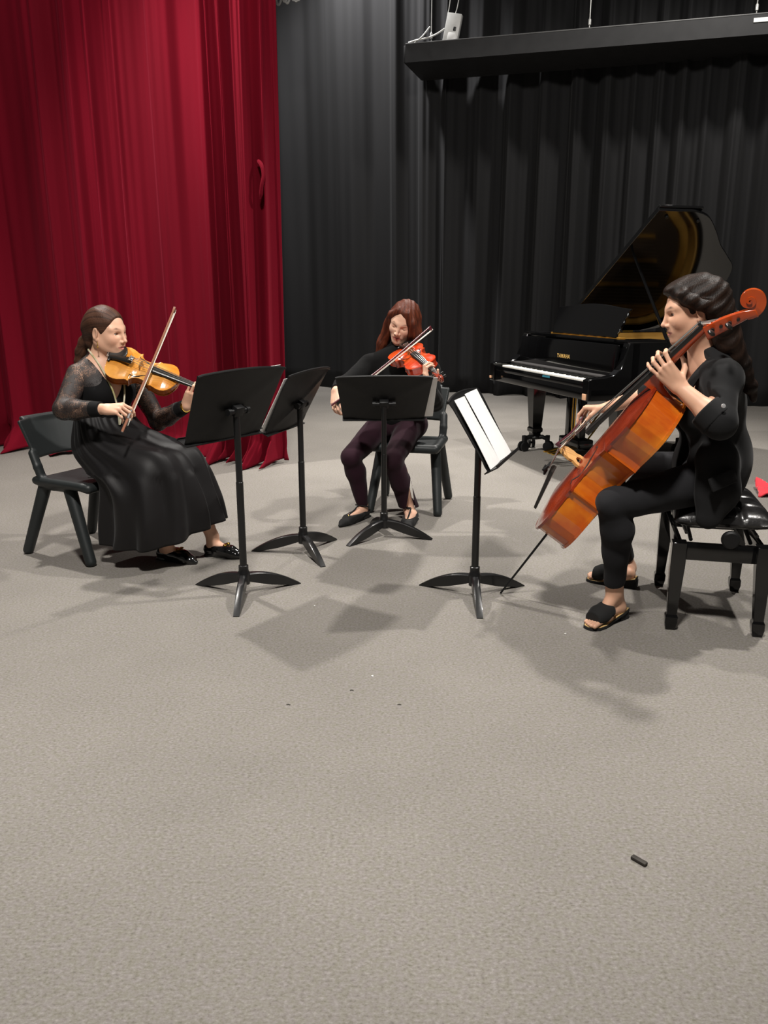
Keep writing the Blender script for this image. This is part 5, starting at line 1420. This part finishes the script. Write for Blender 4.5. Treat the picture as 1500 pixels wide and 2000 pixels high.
s = S(); torso(s, J, bust=.056); arm(s, J['sR'], J['eR'], J['wR']); arm(s, J['sL'], J['eL'], J['wL'], .002)
leg(s, hipR, J['kR'], aR, Rk=d_); leg(s, hipL, J['kL'], aL, Rk=d_)
def toes(s, d, n, z, sg):
    for i in range(5):
        o = (i - 2) * .0135 * sg; L_ = (.0, .004, .000, -.006, -.014)[i]; r = (.0105, .0085, .008, .0075, .007)[i]
        s.rc(z(.80, .018) + n * o, z(1.0, .010) + n * o * 1.05 + d * L_, r, r * .92, k=.004)
dn = foot(s, aL, heL, toL); toes(s, *dn, -1); dn2 = foot(s, aR, heR, toR); toes(s, *dn2, 1)
hand(s, J['wL'], KC - J['wL'], RC[:, 1], -1, [(.35, 1.15, .7), (.30, 1.1, .7), (.25, 1.0, .7), (.10, .55, .6)], [(.5, .35, .8), (.3, .7, .7), (.1, .9, .4)], sc=1.02, spread=.14)
hand(s, J['wR'], P(1145, 796, 3.775) - J['wR'], V(-.15, .05, -1), 1, [(.85, .5, .3), (.95, .6, .4), (1.0, .6, .4), (1.0, .6, .4)], [(.35, .65, .6), (.05, .7, .75), (0, .5, .9)], sc=1.0)
head(s, hC, RhC, J['neck'] + V(.0, 0, 0), 1.02)
SKC = (.66, .38, .255)
s.build('body', skin, WC, .0026, paint=face_paint(hC, RhC, 1.02, SKC, (.44, .16, .13), (.035, .02, .015)))
eyes(WC, hC, RhC, 1.02, unit(V(-.90, .05, -.42)))
LC = lambda x, y, z: hC + RhC @ (V(x, y, z) * 1.02)
s = S(); s.ell(LC(0, -.024, .036), (.086, .108, .094), RhC, k=.02)
s.ell(LC(0, .045, .078), (.060, .050, .034), RhC, k=.03)
s.ell(LC(0, .116, -.036), (.086, .096, .112), RhC, k=.035, op='-'); s.ell(LC(0, .058, -.080), (.12, .066, .075), RhC, k=.015, op='-')
s.ell(LC(-.088, -.006, -.020), (.030, .018, .024), RhC, k=.010, op='-')
s.chain([LC(-.045, .052, .080), LC(-.070, .040, .060), LC(-.080, .016, .036), LC(-.084, -.020, .015), LC(-.080, -.060, -.01)], [.012, .020, .022, .022, .026], k=.02, kin=.01)
s.chain([LC(-.03, -.075, .03), LC(-.040, -.090, -.06), LC(-.045, -.105, -.14), LC(-.05, -.135, -.22), LC(-.05, -.160, -.31), LC(-.045, -.170, -.36)], [.060, .058, .048, .036, .024, .010], k=.03, kin=.015)
s.chain([LC(.03, -.08, .02), LC(.05, -.10, -.08), LC(.06, -.12, -.20), LC(.05, -.15, -.30)], [.06, .055, .045, .02], k=.03, kin=.015)
s.chain([LC(.045, .045, .078), LC(.074, .030, .03), LC(.085, .015, -.05), LC(.088, .035, -.13), LC(.082, .065, -.21), LC(.075, .080, -.29), LC(.07, .085, -.34)], [.015, .026, .033, .036, .034, .028, .010], k=.025, kin=.012)
s.fn(lambda X: .0018 * np.sin(((X - hC) @ RhC)[:, 2] * 120 + 90 * ((X - hC) @ RhC)[:, 1] + 4 * fbm(X, 14, 9)), op='~')
s.build('hair', hairC, WC, .003, paint=strand_paint(LC(0, -.03, .0), RhC, (0, 1, -.5), '0b0705', '291c15', 20, 3))
# clothes
woolb = mat('black suiting', (.008, .008, .0085), .85, spec=.2, sheen=.05, bump=(500, .2, .001), var=(4, (.010, .010, .0105)))
Rc = J['Rc']; nk = J['neck']
s = S(); torso(s, J, .006, bust=.056); s.fn(vneck(.25, .62, R=Rc, o=nk), k=.004, op='-'); s.ell(hC, (.14, .14, .14), k=.01, op='-')
for nm in ('sL', 'sR'): s.ell(J[nm] + Rc @ V(.05 if nm == 'sR' else -.05, 0, -.02), (.06, .08, .10), k=.01, op='-')
s.half(nk + V(0, 0, -.02), (0, 0, 1)); s.build('camisole', blackjersey, WC, .0045)
s = S(); torso(s, J, .020, hips=False, bust=.056)
s.ell(J['pel'] + V(0, 0, .05), (.195, .150, .14), J['Rp'], k=.06)
s.chain([P(1400, 900, 3.03), P(1402, 960, 3.01), P(1385, 1012, 3.00)], [.075, .070, .045], k=.05, kin=.03, n=V(.2, 1, 0), sq=.55)
s.chain([P(1415, 880, 3.16), P(1416, 945, 3.14)], [.075, .07], k=.05)
s.rc(J['sL'], J['eL'], .064, .060, k=.03); s.rc(J['eL'], J['eL'] + (J['wL'] - J['eL']) * .30, .060, .060, k=.02)
s.rc(J['sR'], J['eR'], .062, .056, k=.03)
s.rc(nk + Rc @ V(0, -.045, .02), nk + Rc @ V(-.065, -.01, .015), .030, .026, k=.02); s.rc(nk + Rc @ V(0, -.045, .02), nk + Rc @ V(.065, -.01, .015), .030, .026, k=.02)
s.fn(wrinkle(.006, 17, 33, (1, 1, .9)), op='~')
def vopen(X):
    q = (X - nk) @ Rc; w = np.where(q[:, 2] > -.24, .034 + .36 * (q[:, 2] + .24), .034); return np.maximum((np.abs(q[:, 0] + .0) - w) * .9, -(q[:, 1] - .02))
s.fn(vopen, k=.006, op='-')
up_ = unit(J['sL'] - J['eL']); q1 = J['eL'] + (J['wL'] - J['eL']) * .30; ax_ = unit(J['wL'] - J['eL'])
s.fn(lambda X: np.maximum(-((X - q1) @ ax_), np.maximum(np.linalg.norm((X - q1) - np.outer((X - q1) @ ax_, ax_), axis=1) - .075, np.linalg.norm((X - q1) - np.outer((X - q1) @ ax_, ax_), axis=1) - np.linalg.norm((X - J['eL']) - np.outer((X - J['eL']) @ up_, up_), axis=1) - .01)), k=.004, op='-')
s.ell(hC, (.150, .150, .150), k=.01, op='-')
s.build('blazer', woolb, WC, .004)
# lapels, cuff, tab button, pocket flap
for sx in (-1, 1):
    L1 = [nk + Rc @ V(sx * a, b, c) for a, b, c in ((.080, -.02, .045), (.112, .058, -.01), (.108, .105, -.07), (.082, .140, -.14), (.046, .150, -.22))]
    cp = crspline(L1, 6); m = len(cp); rings = []
    for i, p in enumerate(cp):
        u = i / (m - 1); w = .030 * math.sin(math.pi * min(u * 1.1 + .12, 1)) ** .6 + .006
        o_ = Rc @ V(sx, -.30, 0); n_ = Rc @ V(sx * .3, 1, 0)
        rings.append([p - o_ * w * .35, p + o_ * w, p + o_ * w + n_ * .007, p - o_ * w * .35 + n_ * .009])
    mb = MB(); mb.loft(rings); mb.build('lapel', woolb, WC, world=True, ang=50)
s = S(); a_, b_ = J['eL'] + (J['wL'] - J['eL']) * .03, J['eL'] + (J['wL'] - J['eL']) * .36
s.rc(a_, b_, .066, .062, k=.02); s.half(b_, J['wL'] - J['eL']); s.half(a_, J['eL'] - J['wL']); s.rc(a_ - ax_ * .05, b_ + ax_ * .05, .050, .047, k=.004, op='-'); s.build('rolled_cuff', woolb, WC, .0035)
q = P(1413, 793, 2.795); MB().lathe([(.001, -.003), (.008, 0), (.007, .003), (.001, .004)], q, frame(z=unit(V(0, 0, CAMH) - q), x=V(1, 0, 0)), n=14).build('tab_button', mat('pale button', (.6, .6, .6), .25, .5), WC, world=True)
c_ = P(1412, 938, 2.945); Rf = frame(x=unit(P(1438, 928, 2.99) - P(1388, 950, 2.95)), y=V(0, .25, 1))
mb = MB(); mb.box(c_, (.115, .052, .012), Rf, bev=.004); mb.build('pocket_flap', woolb, WC, world=True)
denim = mat('dark grey denim', (.013, .013, .0145), .88, spec=.15, sheen=.05, bump=(500, .3, .0015), var=(7, (.018, .018, .020)))
s = S(); s.ell(J['pel'], (.178, .132, .112), J['Rp'], k=.04)
leg(s, hipR, J['kR'], aR, .008, Rk=d_, t=.90); leg(s, hipL, J['kL'], aL, .008, Rk=d_, t=.94)
s.fn(wrinkle(.0035, 34, 45, (1, 1, 1.5)), op='~')
for kn, an, t in ((J['kL'], aL, .94), (J['kR'], aR, .90)):
    o_, ax2 = kn + (an - kn) * t, unit(an - kn); s.fn(lambda X, o_=o_, ax2=ax2: np.maximum(-((X - o_) @ ax2), np.linalg.norm(X - o_, axis=1) - .12), k=.003, op='-')
s.build('jeans', denim, WC, .0035)
tan = mat('tan insole', lin('c8a870')[:3], .6)
def slide(an, heel, toe, dnz):
    d, n, z = dnz; R = np.stack([d, n, V(0, 0, 1)], 1)
    s = S(); s.rc(z(.52, .042), z(.70, .034), .036, .036, k=.01, n=n, sq=1.2); s.rc(z(.70, .034), z(.92, .022), .036, .029, k=.01, n=n, sq=1.25)
    s.half(z(.49, 0) + n * 0, -d - V(0, 0, .35)); s.half(z(.90, 0), d); s.half(V(0, 0, .012), (0, 0, -1)); o = s.build('sandal', suede, WC, .003)
    mb = MB(); pl = [(-.012, -.030), (.03, -.034), (.10, -.032), (.16, -.042), (.20, -.040), (.228, -.022), (.234, 0), (.228, .022), (.20, .040), (.16, .042), (.10, .032), (.03, .034), (-.012, .030)]
    Lf = np.linalg.norm((toe - heel)[:2]); pl = [(a * Lf / .222, b) for a, b in pl]
    Ls = [[z(0, 0) + d * a + n * b + V(0, 0, hz - heel[2] - (0 if a > .10 else 0) + max(0, .032 * (1 - a / .13))) for a, b in pl] for hz in (.0015, .012)]
    mb.loft(Ls).build('sole', suede, o, world=True)
    MB().loft([[z(0, 0) + d * (a * .97 + .002) + n * b * .95 + V(0, 0, hz - heel[2] + max(0, .032 * (1 - a / .13))) for a, b in pl] for hz in (.012, .0145)]).build('insole', tan, o, world=True)
    MB().loft([[z(0, 0) + d * a + n * b + V(0, 0, hz - heel[2]) for a, b in ((-.014, -.028), (.040, -.030), (.040, .030), (-.014, .028))] for hz in (.0, .036)]).build('heel', suede, o, world=True, bev=.003)
slide(aL, heL, toL, dn); slide(aR, heR, toR, dn2)
# ================================================================ CAMERA, LIGHT
cam_d = bpy.data.cameras.new('camera'); cam = bpy.data.objects.new('camera', cam_d); C.objects.link(cam)
cam_d.sensor_fit = 'VERTICAL'; cam_d.sensor_height = 36; cam_d.lens = FPX / 2000 * 36; cam_d.clip_start = .05
cam.location = (0, 0, CAMH); cam.rotation_euler = (math.radians(90) - PITCH, 0, 0)
bpy.context.scene.camera = cam
def spot(name, loc, tgt, watt, deg=70, rad=.12, col=(1, .93, .83), blend=.6):
    d = bpy.data.lights.new(name, 'SPOT'); o = bpy.data.objects.new(name, d); C.objects.link(o)
    d.energy = watt; d.spot_size = math.radians(deg); d.spot_blend = blend; d.shadow_soft_size = rad; d.color = col
    o.location = loc; o.rotation_euler = (Vector(tgt) - Vector(loc)).to_track_quat('-Z', 'Y').to_euler()
    return o
WM = (1, .955, .90)
spot('stage_spot', (-2.5, 5.5, 5.1), (-.3, 4.2, 0), 1000, 105, .10, WM)
spot('stage_spot.001', (2.5, 4.2, 5.1), (.9, 3.9, 0), 850, 105, .10, WM)
spot('stage_spot.002', (1.0, 8.0, 5.1), (.9, 7.2, 0), 1500, 80, .10, WM, .9)
spot('stage_spot.003', (-.3, .6, 5.0), (-.4, 5.4, .9), 1250, 112, .25, WM)
spot('stage_spot.004', (-.75, 10.75, 6.5), (-.15, 11.6, 3.6), 1300, 85, .2, (1, .98, .97), .9)
spot('stage_spot.005', (3.4, 7.6, 5.6), (2.4, 9.8, .6), 420, 100, .2, WM)
w = bpy.data.worlds.new('world'); bpy.context.scene.world = w; w.use_nodes = True
bg = w.node_tree.nodes['Background']; bg.inputs[0].default_value = (1, .95, .88, 1); bg.inputs[1].default_value = .07
sc = bpy.context.scene
sc.view_settings.view_transform = 'Standard'; sc.view_settings.look = 'None'; sc.view_settings.gamma = 1; sc.view_settings.exposure = 0
sc.view_settings.use_curve_mapping = False
try:
    sc.cycles.use_denoising = True; sc.cycles.denoiser = 'OPENIMAGEDENOISE'
except Exception: pass
sc.cycles.max_bounces = 6; sc.cycles.diffuse_bounces = 3; sc.cycles.glossy_bounces = 3; sc.cycles.transparent_max_bounces = 12
print('script seconds', round(time.time() - T0, 1))
